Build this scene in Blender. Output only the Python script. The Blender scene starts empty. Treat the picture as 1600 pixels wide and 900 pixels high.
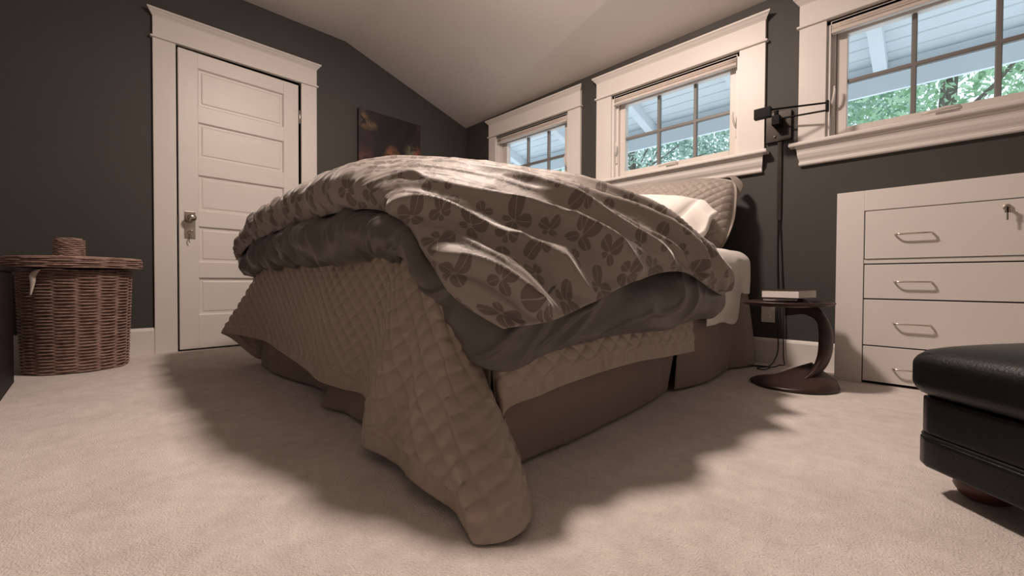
import bpy, bmesh, math, random
import numpy as np
from mathutils import Vector, Matrix

random.seed(7)
C = bpy.context.scene.collection
scene = bpy.context.scene
R = math.radians

# ------------------------------------------------------------------ camera
yaw, pitch, roll = R(44.76), R(-0.9255), R(0.284)
fw = Vector((-math.cos(yaw)*math.cos(pitch), math.sin(yaw)*math.cos(pitch), math.sin(pitch)))
rt = Vector((math.sin(yaw), math.cos(yaw), 0.0))
up = rt.cross(fw)
rt, up = (math.cos(roll)*rt+math.sin(roll)*up), (-math.sin(roll)*rt+math.cos(roll)*up)
cd = bpy.data.cameras.new('camera')
cd.sensor_width = 36.0
cd.lens = 668.36/1600*36
cd.clip_start = 0.02
cam = bpy.data.objects.new('camera', cd)
C.objects.link(cam)
M = Matrix((rt, up, -fw)).transposed().to_4x4()
M.translation = Vector((3.624, -2.887, 0.485))
cam.matrix_world = M
scene.camera = cam

# ------------------------------------------------------------------ sky and exposure
w = bpy.data.worlds.new('sky')
scene.world = w
w.use_nodes = True
bg = w.node_tree.nodes['Background']
bg.inputs[0].default_value = (0.79, 0.905, 1.0, 1)
bg.inputs[1].default_value = 1.6
scene.view_settings.view_transform = 'Standard'
scene.view_settings.look = 'None'
scene.view_settings.exposure = 0.0
scene.view_settings.gamma = 1.0
scene.view_settings.use_curve_mapping = False
LAMP_STRENGTH = 400.0
LAMP_COLOR = (1.0, 0.82, 0.71)
LAMP_POS = (2.25, -1.60, 2.523)

# ------------------------------------------------------------------ materials
def mat(name, col, rough=0.6, metal=0.0, spec=0.5, noise=None, bump=None, sheen=0.0, coat=0.0, coords='Object'):
    """noise=(scale, colour2, detail)   bump=(scale, strength, distance)"""
    m = bpy.data.materials.new(name)
    m.use_nodes = True
    nt = m.node_tree
    b = nt.nodes['Principled BSDF']
    b.inputs['Base Color'].default_value = (*col, 1)
    b.inputs['Roughness'].default_value = rough
    b.inputs['Metallic'].default_value = metal
    b.inputs['Specular IOR Level'].default_value = spec
    b.inputs['Sheen Weight'].default_value = sheen
    b.inputs['Sheen Roughness'].default_value = 0.4
    b.inputs['Coat Weight'].default_value = coat
    tc = nt.nodes.new('ShaderNodeTexCoord')
    if noise:
        n = nt.nodes.new('ShaderNodeTexNoise')
        n.inputs['Scale'].default_value = noise[0]
        n.inputs['Detail'].default_value = noise[2] if len(noise) > 2 else 4
        nt.links.new(tc.outputs[coords], n.inputs['Vector'])
        r = nt.nodes.new('ShaderNodeValToRGB')
        r.color_ramp.elements[0].position = 0.3
        r.color_ramp.elements[1].position = 0.7
        r.color_ramp.elements[0].color = (*col, 1)
        r.color_ramp.elements[1].color = (*noise[1], 1)
        nt.links.new(n.outputs['Fac'], r.inputs['Fac'])
        nt.links.new(r.outputs['Color'], b.inputs['Base Color'])
    if bump:
        n = nt.nodes.new('ShaderNodeTexNoise')
        n.inputs['Scale'].default_value = bump[0]
        n.inputs['Detail'].default_value = 3
        nt.links.new(tc.outputs[coords], n.inputs['Vector'])
        bp = nt.nodes.new('ShaderNodeBump')
        bp.inputs['Strength'].default_value = bump[1]
        bp.inputs['Distance'].default_value = bump[2]
        nt.links.new(n.outputs['Fac'], bp.inputs['Height'])
        nt.links.new(bp.outputs['Normal'], b.inputs['Normal'])
    return m

class NB:
    """tiny helper for writing shader maths"""
    def __init__(s, nt): s.nt = nt
    def m(s, op, a, b=None, c=None):
        n = s.nt.nodes.new('ShaderNodeMath'); n.operation = op
        for i, v in enumerate((a, b, c)):
            if v is None: continue
            if isinstance(v, (int, float)): n.inputs[i].default_value = v
            else: s.nt.links.new(v, n.inputs[i])
        return n.outputs[0]

M_WALL = mat('wall_paint', (0.046, 0.0425, 0.0375), 0.62, noise=(3, (0.051, 0.047, 0.042)), bump=(260, 0.12, 0.002))
M_PALEWALL = mat('pale_wall_paint', (0.56, 0.535, 0.51), 0.7, noise=(3, (0.60, 0.575, 0.55)), bump=(260, 0.12, 0.002))  # for the unseen walls, coloured pale to bounce more light into the room
M_CEIL = mat('ceiling_paint', (0.74, 0.71, 0.685), 0.75, noise=(2, (0.76, 0.73, 0.705)), bump=(220, 0.15, 0.002))
M_TRIM = mat('trim_gloss_paint', (0.74, 0.70, 0.665), 0.41, noise=(4, (0.76, 0.72, 0.685)), bump=(30, 0.05, 0.002))
M_GAPSHADE = mat('gap_shade', (0.012, 0.010, 0.009), 0.9, noise=(8, (0.016, 0.013, 0.011)))  # near-black colour standing in for the shade inside gaps
M_CAB = mat('cabinet_paint', (0.76, 0.72, 0.69), 0.5, noise=(6, (0.78, 0.74, 0.71)), bump=(180, 0.08, 0.001))
M_METAL = mat('brushed_nickel', (0.75, 0.70, 0.64), 0.18, metal=1.0, noise=(40, (0.68, 0.63, 0.57)))
M_OLDMETAL = mat('aged_nickel', (0.55, 0.50, 0.44), 0.22, metal=1.0, noise=(30, (0.40, 0.36, 0.31)))
M_BLACKMETAL = mat('black_metal', (0.0035, 0.003, 0.0028), 0.5, spec=0.12, noise=(30, (0.006, 0.005, 0.0045)))
M_PLATE = mat('bronze_plate', (0.045, 0.038, 0.033), 0.3, metal=0.6, noise=(30, (0.06, 0.05, 0.043)))
M_CORD = mat('black_cord', (0.010, 0.009, 0.008), 0.5, noise=(40, (0.014, 0.012, 0.011)))
M_WOODDARK = mat('dark_walnut', (0.026, 0.014, 0.011), 0.40, noise=(9, (0.050, 0.025, 0.018), 8), bump=(60, 0.1, 0.002))
M_WOODBUN = mat('reddish_wood', (0.075, 0.028, 0.016), 0.4, noise=(14, (0.11, 0.045, 0.026), 6), bump=(60, 0.1, 0.002))
M_CHEST = mat('black_brown_chest', (0.006, 0.004, 0.0035), 0.55, spec=0.15, noise=(12, (0.016, 0.011, 0.009), 6), bump=(50, 0.08, 0.002))
M_LEATHER = mat('black_leather', (0.0050, 0.0060, 0.0052), 0.38, spec=0.28, noise=(25, (0.008, 0.009, 0.0078), 5), bump=(170, 0.22, 0.003))
M_SHEET = mat('white_sheet', (0.76, 0.72, 0.68), 0.8, noise=(7, (0.80, 0.76, 0.72)), bump=(500, 0.08, 0.001), sheen=0.1)
M_MATTRESS = mat('mattress_ticking', (0.66, 0.62, 0.58), 0.85, noise=(14, (0.70, 0.66, 0.61)), bump=(300, 0.1, 0.001))
M_GREY = mat('grey_sateen', (0.112, 0.100, 0.090), 0.40, noise=(6, (0.124, 0.112, 0.101)), bump=(420, 0.08, 0.001), sheen=0.25)
M_QUILT = mat('taupe_satin_quilt', (0.385, 0.315, 0.265), 0.42, noise=(5, (0.415, 0.34, 0.29)), bump=(420, 0.06, 0.001), sheen=0.2)
M_SHAM = mat('taupe_sham', (0.30, 0.255, 0.225), 0.55, noise=(5, (0.325, 0.28, 0.245)), bump=(420, 0.06, 0.001), sheen=0.2)
M_SKIRT = mat('taupe_skirt', (0.225, 0.178, 0.150), 0.75, noise=(5, (0.245, 0.195, 0.166)), bump=(500, 0.1, 0.001), sheen=0.1)
M_BOOKCOVER = mat('dark_book_cover', (0.03, 0.024, 0.022), 0.4, noise=(20, (0.04, 0.032, 0.03)))
M_BOOKCOVER2 = mat('black_book_cover', (0.018, 0.015, 0.014), 0.5, noise=(20, (0.024, 0.02, 0.018)))
M_OUTLET = mat('outlet_plastic', (0.70, 0.66, 0.62), 0.35, noise=(10, (0.72, 0.68, 0.64)))
M_SASH = mat('sash_paint', (0.74, 0.69, 0.65), 0.4, noise=(5, (0.70, 0.64, 0.59)))
M_MUNTIN = mat('muntin_paint', (0.20, 0.185, 0.175), 0.45, noise=(5, (0.22, 0.205, 0.195)))
M_SHADE = mat('shade_fabric', (0.66, 0.59, 0.54), 0.8, noise=(30, (0.70, 0.63, 0.575)), bump=(400, 0.15, 0.001))
M_SOFFIT = mat('soffit_white', (0.74, 0.77, 0.79), 0.7, noise=(4, (0.78, 0.81, 0.83)))
M_STRAP = mat('cotton_strap', (0.62, 0.55, 0.48), 0.85, noise=(30, (0.66, 0.59, 0.52)))
M_BARK = mat('bark', (0.16, 0.13, 0.11), 0.9, noise=(10, (0.22, 0.19, 0.16)))
M_WICKER = mat('wicker', (0.25, 0.155, 0.130), 0.7, spec=0.2, noise=(38, (0.47, 0.33, 0.285), 5), bump=(150, 0.2, 0.002))
M_WICKERDK = mat('wicker_stake', (0.09, 0.042, 0.03), 0.6, noise=(30, (0.13, 0.06, 0.045)))
M_GREYPLATE = mat('socket_slot', (0.05, 0.045, 0.04), 0.5, noise=(10, (0.06, 0.05, 0.045)))

def leaf_mat(name, c1, c2, c3):
    m = bpy.data.materials.new(name); m.use_nodes = True
    nt = m.node_tree; b = nt.nodes['Principled BSDF']
    g = nt.nodes.new('ShaderNodeNewGeometry')
    r = nt.nodes.new('ShaderNodeValToRGB')
    r.color_ramp.elements[0].color = (*c1, 1); r.color_ramp.elements[1].color = (*c3, 1)
    e = r.color_ramp.elements.new(0.5); e.color = (*c2, 1)
    nt.links.new(g.outputs['Random Per Island'], r.inputs['Fac'])
    nt.links.new(r.outputs['Color'], b.inputs['Base Color'])
    b.inputs['Roughness'].default_value = 0.5
    t = nt.nodes.new('ShaderNodeBsdfTranslucent')
    nt.links.new(r.outputs['Color'], t.inputs['Color'])
    mx = nt.nodes.new('ShaderNodeMixShader'); mx.inputs[0].default_value = 0.5
    nt.links.new(b.outputs[0], mx.inputs[1]); nt.links.new(t.outputs[0], mx.inputs[2])
    nt.links.new(mx.outputs[0], nt.nodes['Material Output'].inputs[0])
    return m
M_LEAFA = leaf_mat('leaf_green', (0.24, 0.40, 0.23), (0.44, 0.64, 0.42), (0.66, 0.82, 0.63))
M_LEAFB = leaf_mat('leaf_pale', (0.22, 0.34, 0.27), (0.46, 0.61, 0.52), (0.74, 0.85, 0.79))

def glass_mat():
    m = bpy.data.materials.new('window_glass'); m.use_nodes = True
    nt = m.node_tree; nt.nodes.remove(nt.nodes['Principled BSDF'])
    t = nt.nodes.new('ShaderNodeBsdfTransparent'); t.inputs[0].default_value = (0.97, 0.985, 0.99, 1)
    g = nt.nodes.new('ShaderNodeBsdfGlossy'); g.inputs['Roughness'].default_value = 0.02
    f = nt.nodes.new('ShaderNodeFresnel'); f.inputs[0].default_value = 1.3
    mx = nt.nodes.new('ShaderNodeMixShader')
    gm = nt.nodes.new('ShaderNodeNewGeometry'); nb = NB(nt)      # the far face of the thin pane only lets light out
    nt.links.new(nb.m('MULTIPLY', f.outputs[0], nb.m('SUBTRACT', 1.0, gm.outputs['Backfacing'])), mx.inputs[0]); nt.links.new(t.outputs[0], mx.inputs[1]); nt.links.new(g.outputs[0], mx.inputs[2])
    nt.links.new(mx.outputs[0], nt.nodes['Material Output'].inputs[0])
    return m
M_GLASS = glass_mat()

def emit_mat(name, col, s):
    m = bpy.data.materials.new(name); m.use_nodes = True
    b = m.node_tree.nodes['Principled BSDF']
    b.inputs['Base Color'].default_value = (0.9, 0.85, 0.8, 1)
    b.inputs['Emission Color'].default_value = (*col, 1)
    b.inputs['Emission Strength'].default_value = s
    return m

def carpet_mat():
    m = bpy.data.materials.new('carpet'); m.use_nodes = True
    nt = m.node_tree; b = nt.nodes['Principled BSDF']; nb = NB(nt)
    tc = nt.nodes.new('ShaderNodeTexCoord')
    def noise(sc, det):
        n = nt.nodes.new('ShaderNodeTexNoise'); n.inputs['Scale'].default_value = sc; n.inputs['Detail'].default_value = det
        nt.links.new(tc.outputs['Object'], n.inputs['Vector']); return n.outputs['Fac']
    n1, n2, n3 = noise(5, 5), noise(230, 3), noise(24, 4)
    s = nb.m('ADD', nb.m('MULTIPLY', n1, 0.40), nb.m('ADD', nb.m('MULTIPLY', n2, 0.45), nb.m('MULTIPLY', n3, 0.35)))
    r = nt.nodes.new('ShaderNodeValToRGB')
    r.color_ramp.elements[0].position = 0.42; r.color_ramp.elements[1].position = 0.78
    r.color_ramp.elements[0].color = (0.62, 0.55, 0.505, 1); r.color_ramp.elements[1].color = (0.89, 0.82, 0.77, 1)
    nt.links.new(s, r.inputs['Fac']); nt.links.new(r.outputs['Color'], b.inputs['Base Color'])
    b.inputs['Roughness'].default_value = 0.95; b.inputs['Specular IOR Level'].default_value = 0.1
    b.inputs['Sheen Weight'].default_value = 0.3
    bp = nt.nodes.new('ShaderNodeBump'); bp.inputs['Strength'].default_value = 0.9; bp.inputs['Distance'].default_value = 0.006
    h = nb.m('ADD', n2, nb.m('MULTIPLY', n3, 0.8))
    nt.links.new(h, bp.inputs['Height']); nt.links.new(bp.outputs['Normal'], b.inputs['Normal'])
    return m
M_CARPET = carpet_mat()

def floral_mat():
    """woven leaf sprigs, laid out in the cloth's own UV (metres)"""
    m = bpy.data.materials.new('floral_sateen'); m.use_nodes = True
    nt = m.node_tree; b = nt.nodes['Principled BSDF']; nb = NB(nt); L = nt.links.new
    uv = nt.nodes.new('ShaderNodeUVMap')
    total = None
    for cell, off, sc, dens in ((0.140, (0.0, 0.0), 1.0, 0.12), (0.140, (0.07, 0.07), 0.66, 0.15)):
        mp = nt.nodes.new('ShaderNodeVectorMath'); mp.operation = 'ADD'; mp.inputs[1].default_value = (off[0], off[1], 0)
        L(uv.outputs[0], mp.inputs[0])
        dv = nt.nodes.new('ShaderNodeVectorMath'); dv.operation = 'SCALE'; dv.inputs['Scale'].default_value = 1/cell
        L(mp.outputs[0], dv.inputs[0])
        fl = nt.nodes.new('ShaderNodeVectorMath'); fl.operation = 'FLOOR'; L(dv.outputs[0], fl.inputs[0])
        wn = nt.nodes.new('ShaderNodeTexWhiteNoise'); wn.noise_dimensions = '3D'
        sh = nt.nodes.new('ShaderNodeVectorMath'); sh.operation = 'ADD'; sh.inputs[1].default_value = (3.7*sc, 1.3, sc*9)
        L(fl.outputs[0], sh.inputs[0]); L(sh.outputs[0], wn.inputs['Vector'])
        sc3 = nt.nodes.new('ShaderNodeSeparateColor'); L(wn.outputs['Color'], sc3.inputs[0])
        fr = nt.nodes.new('ShaderNodeVectorMath'); fr.operation = 'SUBTRACT'; L(dv.outputs[0], fr.inputs[0]); L(fl.outputs[0], fr.inputs[1])
        sp = nt.nodes.new('ShaderNodeSeparateXYZ'); L(fr.outputs[0], sp.inputs[0])
        qx = nb.m('SUBTRACT', sp.outputs[0], nb.m('MULTIPLY_ADD', sc3.outputs[1], 0.16, 0.42))
        qy = nb.m('SUBTRACT', sp.outputs[1], nb.m('MULTIPLY_ADD', sc3.outputs[2], 0.16, 0.42))
        ang = nb.m('MULTIPLY', sc3.outputs[0], 6.2832)
        for k, (da, d, a, bb) in enumerate(((0.0, 0.205, 0.185, 0.15), (1.75, 0.19, 0.165, 0.14), (3.45, 0.20, 0.15, 0.125), (4.85, 0.17, 0.10, 0.08))):
            th = nb.m('ADD', ang, da)
            c, s = nb.m('COSINE', th), nb.m('SINE', th)
            x = nb.m('ADD', nb.m('MULTIPLY', qx, c), nb.m('MULTIPLY', qy, s))
            y = nb.m('SUBTRACT', nb.m('MULTIPLY', qy, c), nb.m('MULTIPLY', qx, s))
            x = nb.m('DIVIDE', nb.m('SUBTRACT', x, d*sc), a*sc)
            # heart-like: wider towards the outer end
            wy = nb.m('MULTIPLY', nb.m('MULTIPLY_ADD', x, 0.22, 1.0), bb*sc)
            yn = nb.m('DIVIDE', y, wy)
            rr = nb.m('ADD', nb.m('MULTIPLY', x, x), nb.m('MULTIPLY', yn, yn))
            inside = nb.m('LESS_THAN', rr, 1.0)
            vein = nb.m('GREATER_THAN', nb.m('ABSOLUTE', nb.m('ADD', yn, nb.m('MULTIPLY', x, 0.12))), 0.05)
            leaf = nb.m('MULTIPLY', inside, vein)
            total = leaf if total is None else nb.m('MAXIMUM', total, leaf)
    n = nt.nodes.new('ShaderNodeTexNoise'); n.inputs['Scale'].default_value = 7; n.inputs['Detail'].default_value = 4
    L(uv.outputs[0], n.inputs['Vector'])
    mixb = nt.nodes.new('ShaderNodeMix'); mixb.data_type = 'RGBA'
    mixb.inputs[6].default_value = (0.285, 0.25, 0.225, 1); mixb.inputs[7].default_value = (0.34, 0.30, 0.272, 1)
    L(n.outputs['Fac'], mixb.inputs[0])
    mx = nt.nodes.new('ShaderNodeMix'); mx.data_type = 'RGBA'
    L(total, mx.inputs[0]); L(mixb.outputs[2], mx.inputs[6]); mx.inputs[7].default_value = (0.165, 0.134, 0.115, 1)
    L(mx.outputs[2], b.inputs['Base Color'])
    b.inputs['Roughness'].default_value = 0.55; b.inputs['Specular IOR Level'].default_value = 0.35; b.inputs['Sheen Weight'].default_value = 0.45; b.inputs['Sheen Roughness'].default_value = 0.35
    n2 = nt.nodes.new('ShaderNodeTexNoise'); n2.inputs['Scale'].default_value = 55; n2.inputs['Detail'].default_value = 3
    L(uv.outputs[0], n2.inputs['Vector'])
    bp = nt.nodes.new('ShaderNodeBump'); bp.inputs['Strength'].default_value = 0.25; bp.inputs['Distance'].default_value = 0.006
    L(n2.outputs['Fac'], bp.inputs['Height']); L(bp.outputs['Normal'], b.inputs['Normal'])
    return m
M_FLORAL = floral_mat()

def painting_mat():
    m = bpy.data.materials.new('abstract_canvas'); m.use_nodes = True
    nt = m.node_tree; b = nt.nodes['Principled BSDF']; nb = NB(nt); L = nt.links.new
    tc = nt.nodes.new('ShaderNodeTexCoord')
    n = nt.nodes.new('ShaderNodeTexNoise'); n.inputs['Scale'].default_value = 3.2; n.inputs['Detail'].default_value = 7; n.inputs['Distortion'].default_value = 1.6
    L(tc.outputs['Object'], n.inputs['Vector'])
    r = nt.nodes.new('ShaderNodeValToRGB')
    for p, c in ((0.42, (0.005, 0.003, 0.003)), (0.56, (0.013, 0.006, 0.005)), (0.66, (0.030, 0.011, 0.010)), (0.74, (0.09, 0.04, 0.025))):
        e = r.color_ramp.elements.new(p); e.color = (*c, 1)
    r.color_ramp.elements.remove(r.color_ramp.elements[0]); r.color_ramp.elements.remove(r.color_ramp.elements[-1])
    L(n.outputs['Fac'], r.inputs['Fac'])
    col = r.outputs['Color']
    # three warm blooms, in metres from the canvas corner (origin at the picture's base)
    sp = nt.nodes.new('ShaderNodeSeparateXYZ'); L(tc.outputs['Object'], sp.inputs[0])
    n2 = nt.nodes.new('ShaderNodeTexNoise'); n2.inputs['Scale'].default_value = 9; n2.inputs['Detail'].default_value = 6; n2.inputs['Distortion'].default_value = 2.5
    L(tc.outputs['Object'], n2.inputs['Vector'])
    for (cy, cz, ry, rz, c) in ((0.01, 0.275, 0.09, 0.10, (0.50, 0.20, 0.09)), (0.27, 0.29, 0.08, 0.12, (0.45, 0.13, 0.08)), (0.20, 0.345, 0.07, 0.08, (0.16, 0.17, 0.10)), (-0.22, 0.50, 0.10, 0.06, (0.20, 0.12, 0.07)), (-0.27, 0.57, 0.05, 0.07, (0.20, 0.12, 0.08)), (-0.26, 0.20, 0.12, 0.14, (0.10, 0.03, 0.03))):
        dy = nb.m('DIVIDE', nb.m('SUBTRACT', sp.outputs[1], cy), ry); dz = nb.m('DIVIDE', nb.m('SUBTRACT', sp.outputs[2], cz), rz)
        d = nb.m('SQRT', nb.m('ADD', nb.m('MULTIPLY', dy, dy), nb.m('MULTIPLY', dz, dz)))
        f = nb.m('MULTIPLY', nb.m('MAXIMUM', nb.m('SUBTRACT', 1.0, d), 0.0), nb.m('MAXIMUM', nb.m('MULTIPLY_ADD', n2.outputs['Fac'], 4.0, -1.35), 0.0))
        f = nb.m('MINIMUM', f, 1.0)
        mx = nt.nodes.new('ShaderNodeMix'); mx.data_type = 'RGBA'
        L(f, mx.inputs[0]); L(col, mx.inputs[6]); mx.inputs[7].default_value = (*c, 1)
        col = mx.outputs[2]
    L(col, b.inputs['Base Color'])
    b.inputs['Roughness'].default_value = 0.5
    return m
M_PAINTING = painting_mat()

# ------------------------------------------------------------------ mesh helpers
def add_box(bm, x0, x1, y0, y1, z0, z1, bev=0.0, seg=2):
    vs = [bm.verts.new((x, y, z)) for x in (x0, x1) for y in (y0, y1) for z in (z0, z1)]
    fs = [(0, 1, 3, 2), (4, 6, 7, 5), (0, 4, 5, 1), (2, 3, 7, 6), (0, 2, 6, 4), (1, 5, 7, 3)]
    faces = [bm.faces.new([vs[i] for i in f]) for f in fs]
    if bev > 0:
        es = list({e for f in faces for e in f.edges})
        bmesh.ops.bevel(bm, geom=es, offset=bev, segments=seg, affect='EDGES', profile=0.5)
    return vs

def add_tube(bm, pts, rad, n=8, closed=False, cap=True, sq=None):
    pts = [Vector(p) for p in pts]
    k = len(pts)
    rads = rad if isinstance(rad, list) else [rad]*k
    rings = []
    ref = None
    for i, p in enumerate(pts):
        if closed: t = pts[(i+1) % k]-pts[i-1]
        else: t = pts[min(i+1, k-1)]-pts[max(i-1, 0)]
        t.normalize()
        if ref is None:
            ref = Vector((0, 0, 1)) if abs(t.z) < 0.9 else Vector((1, 0, 0))
        u = (ref-t*ref.dot(t)).normalized(); v = t.cross(u); ref = u
        r = rads[i]
        if isinstance(r, (int, float)): r = (r, r)
        rings.append([bm.verts.new(p+u*math.cos(2*math.pi*j/n)*r[0]+v*math.sin(2*math.pi*j/n)*r[1]) for j in range(n)])
    for i in range(k if closed else k-1):
        a, b = rings[i], rings[(i+1) % k]
        for j in range(n):
            bm.faces.new((a[j], a[(j+1) % n], b[(j+1) % n], b[j]))
    if cap and not closed:
        bm.faces.new(rings[0][::-1]); bm.faces.new(rings[-1])
    return rings

def add_lathe(bm, prof, n=32, cx=0, cy=0, sx=1, sy=1, z0=0):
    rings = []
    for r, z in prof:
        if r < 1e-6: rings.append([bm.verts.new((cx, cy, z+z0))])
        else: rings.append([bm.verts.new((cx+r*sx*math.cos(2*math.pi*j/n), cy+r*sy*math.sin(2*math.pi*j/n), z+z0)) for j in range(n)])
    for a, b in zip(rings, rings[1:]):
        for j in range(n):
            va = [a[0]] if len(a) == 1 else [a[j], a[(j+1) % n]]
            vb = [b[0]] if len(b) == 1 else [b[(j+1) % n], b[j]]
            if len(va)+len(vb) >= 3: bm.faces.new(va+vb)

def add_prism(bm, prof, axis, a0, a1, m0=None, m1=None):
    """extrude a closed 2-D profile along an axis; m0/m1: return offset per profile point at both ends (mitre)"""
    A, B = [], []
    for i, (p, q) in enumerate(prof):
        e0 = a0+(m0(p, q) if m0 else 0); e1 = a1+(m1(p, q) if m1 else 0)
        if axis == 'X': A.append(bm.verts.new((e0, p, q))); B.append(bm.verts.new((e1, p, q)))
        elif axis == 'Y': A.append(bm.verts.new((p, e0, q))); B.append(bm.verts.new((p, e1, q)))
        else: A.append(bm.verts.new((p, q, e0))); B.append(bm.verts.new((p, q, e1)))
    n = len(prof)
    for i in range(n): bm.faces.new((A[i], A[(i+1) % n], B[(i+1) % n], B[i]))
    bm.faces.new(A[::-1]); bm.faces.new(B)

def obj(name, bm, m, parent=None, smooth=False, loc=None, kind=None, label=None, auto=None):
    bmesh.ops.recalc_face_normals(bm, faces=bm.faces)
    me = bpy.data.meshes.new(name); bm.to_mesh(me); bm.free()
    me.materials.append(m)
    if smooth or auto: me.shade_smooth()
    if auto: me.set_sharp_from_angle(angle=R(auto))
    o = bpy.data.objects.new(name, me); C.objects.link(o)
    if auto:
        wn = o.modifiers.new('face_weighted', 'WEIGHTED_NORMAL'); wn.keep_sharp = True
    if parent:
        o.parent = parent
        o.location = -abs_loc(parent)
    if loc: o.location = loc
    if kind: o['kind'] = kind
    if label: o['label'] = label
    return o
def abs_loc(o):
    v = Vector((0, 0, 0))
    while o: v += Vector(o.location); o = o.parent
    return v
def empty(name, loc, label=None, cat=None, group=None, kind=None):
    o = bpy.data.objects.new(name, None); C.objects.link(o); o.location = loc
    o.empty_display_size = 0.1
    return tag(o, label, cat, group, kind)
def tag(o, label=None, cat=None, group=None, kind=None):
    if label: o['label'] = label
    if cat: o['category'] = cat
    if group: o['group'] = group
    if kind: o['kind'] = kind
    return o
def box(name, m, parent, *a, bev=0.0, seg=2, **k):
    bm = bmesh.new(); add_box(bm, *a, bev=bev, seg=seg)
    return obj(name, bm, m, parent, auto=(35 if bev > 0 else None), **k)

# numpy cloth helpers -------------------------------------------------
def hermite(P, n, t=None, even=True):
    """smooth interpolation along axis 0 of control array P (k,...,3) -> n samples"""
    P = np.asarray(P, float); k = len(P)
    if t is None:
        d = np.sqrt(((P[1:]-P[:-1])**2).sum(-1)); d = d.reshape(k-1, -1).mean(1)+1e-4
        t = np.concatenate([[0], np.cumsum(d)])
    sh = (k,)+(1,)*(P.ndim-1)
    h = (t[1:]-t[:-1]); s = (P[1:]-P[:-1])/h.reshape((k-1,)+(1,)*(P.ndim-1))
    m = np.zeros_like(P); m[0] = s[0]; m[-1] = s[-1]
    for i in range(1, k-1): m[i] = (s[i-1]*h[i]+s[i]*h[i-1])/(h[i]+h[i-1])
    q = np.linspace(t[0], t[-1], n) if isinstance(n, int) else n
    idx = np.clip(np.searchsorted(t, q, side='right')-1, 0, k-2)
    u = ((q-t[idx])/h[idx]).reshape((-1,)+(1,)*(P.ndim-1)); H = h[idx].reshape(u.shape)
    return ((2*u**3-3*u**2+1)*P[idx]+(u**3-2*u**2+u)*H*m[idx]+(-2*u**3+3*u**2)*P[idx+1]+(u**3-u**2)*H*m[idx+1])

def _h(ix, iy, s):
    v = np.sin(ix*127.1+iy*311.7+s*74.7)*43758.5453
    return v-np.floor(v)
def vn(x, y, s=0):
    ix, iy = np.floor(x), np.floor(y); fx, fy = x-ix, y-iy
    fx = fx*fx*fx*(fx*(fx*6-15)+10); fy = fy*fy*fy*(fy*(fy*6-15)+10)
    a, b, c, d = _h(ix, iy, s), _h(ix+1, iy, s), _h(ix, iy+1, s), _h(ix+1, iy+1, s)
    return a+(b-a)*fx+(c-a)*fy+(a-b-c+d)*fx*fy
def fbm(x, y, s=0, o=3):
    v, a = 0, 0.5
    for i in range(o): v = v+a*(vn(x*2**i, y*2**i, s+i)*2-1); a *= 0.5
    return v
def ridge(x, y, s=0):
    return 1-np.abs(2*vn(x, y, s)-1)
def sstep(a, b, x):
    t = np.clip((x-a)/(b-a), 0, 1); return t*t*(3-2*t)
def gnormals(V):
    du = np.gradient(V, axis=0); dv = np.gradient(V, axis=1)
    n = np.cross(du, dv); l = np.linalg.norm(n, axis=-1, keepdims=True)
    return n/np.maximum(l, 1e-9)
def grid_mesh(name, V, UV, m, parent=None, solid=0.0, wrap=False):
    a, b = V.shape[:2]
    me = bpy.data.meshes.new(name)
    idx = np.arange(a*b).reshape(a, b)
    if wrap: idx = np.concatenate([idx, idx[:1]], 0)
    q = np.stack([idx[:-1, :-1], idx[1:, :-1], idx[1:, 1:], idx[:-1, 1:]], -1).reshape(-1, 4)
    me.vertices.add(a*b); me.vertices.foreach_set('co', V.reshape(-1).astype(np.float32))
    me.loops.add(q.size); me.loops.foreach_set('vertex_index', q.reshape(-1).astype(np.int32))
    me.polygons.add(len(q)); me.polygons.foreach_set('loop_start', np.arange(0, q.size, 4, dtype=np.int32))
    me.update(calc_edges=True)
    me.polygons.foreach_set('use_smooth', np.ones(len(q), dtype=bool))
    if UV is not None:
        l = me.uv_layers.new(name='UVMap')
        l.data.foreach_set('uv', UV.reshape(-1, 2)[q.reshape(-1)].reshape(-1).astype(np.float32))
    me.validate(); me.materials.append(m)
    o = bpy.data.objects.new(name, me); C.objects.link(o)
    if parent: o.parent = parent; o.location = -abs_loc(parent)
    if solid:
        s = o.modifiers.new('thickness', 'SOLIDIFY'); s.thickness = abs(solid); s.offset = -1 if solid > 0 else 1
    return o
def arc_uv(V):
    du = np.linalg.norm(np.diff(V, axis=0), axis=-1).mean(1); dv = np.linalg.norm(np.diff(V, axis=1), axis=-1).mean(0)
    u = np.concatenate([[0], np.cumsum(du)]); v = np.concatenate([[0], np.cumsum(dv)])
    return np.stack(np.meshgrid(u, v, indexing='ij'), -1)

# ================================================================== ROOM SHELL
XR, YB, ZF = 5.3, -4.7, 2.523   # right wall, back wall, flat ceiling
KY, ZK = -1.309, 2.113          # where the slope meets the flat part, knee height at the window wall
DY0, DY1, DZ = -2.456, -1.684, 2.033   # door opening

bm = bmesh.new(); add_box(bm, -0.3, XR+0.2, YB-0.2, 0.2, -0.12, 0.0)
tag(obj('floor', bm, M_CARPET), 'beige cut pile carpet over the whole bedroom floor', 'carpet', kind='structure')

bm = bmesh.new()
add_box(bm, -0.14, 0, YB, DY0, 0, ZF+.1); add_box(bm, -0.14, 0, DY0, DY1, DZ, ZF+.1); add_box(bm, -0.14, 0, DY1, 0.14, 0, ZF+.1)
tag(obj('wall_left', bm, M_WALL), 'dark grey green wall holding the white panelled door and painting', 'wall', kind='structure')

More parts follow.
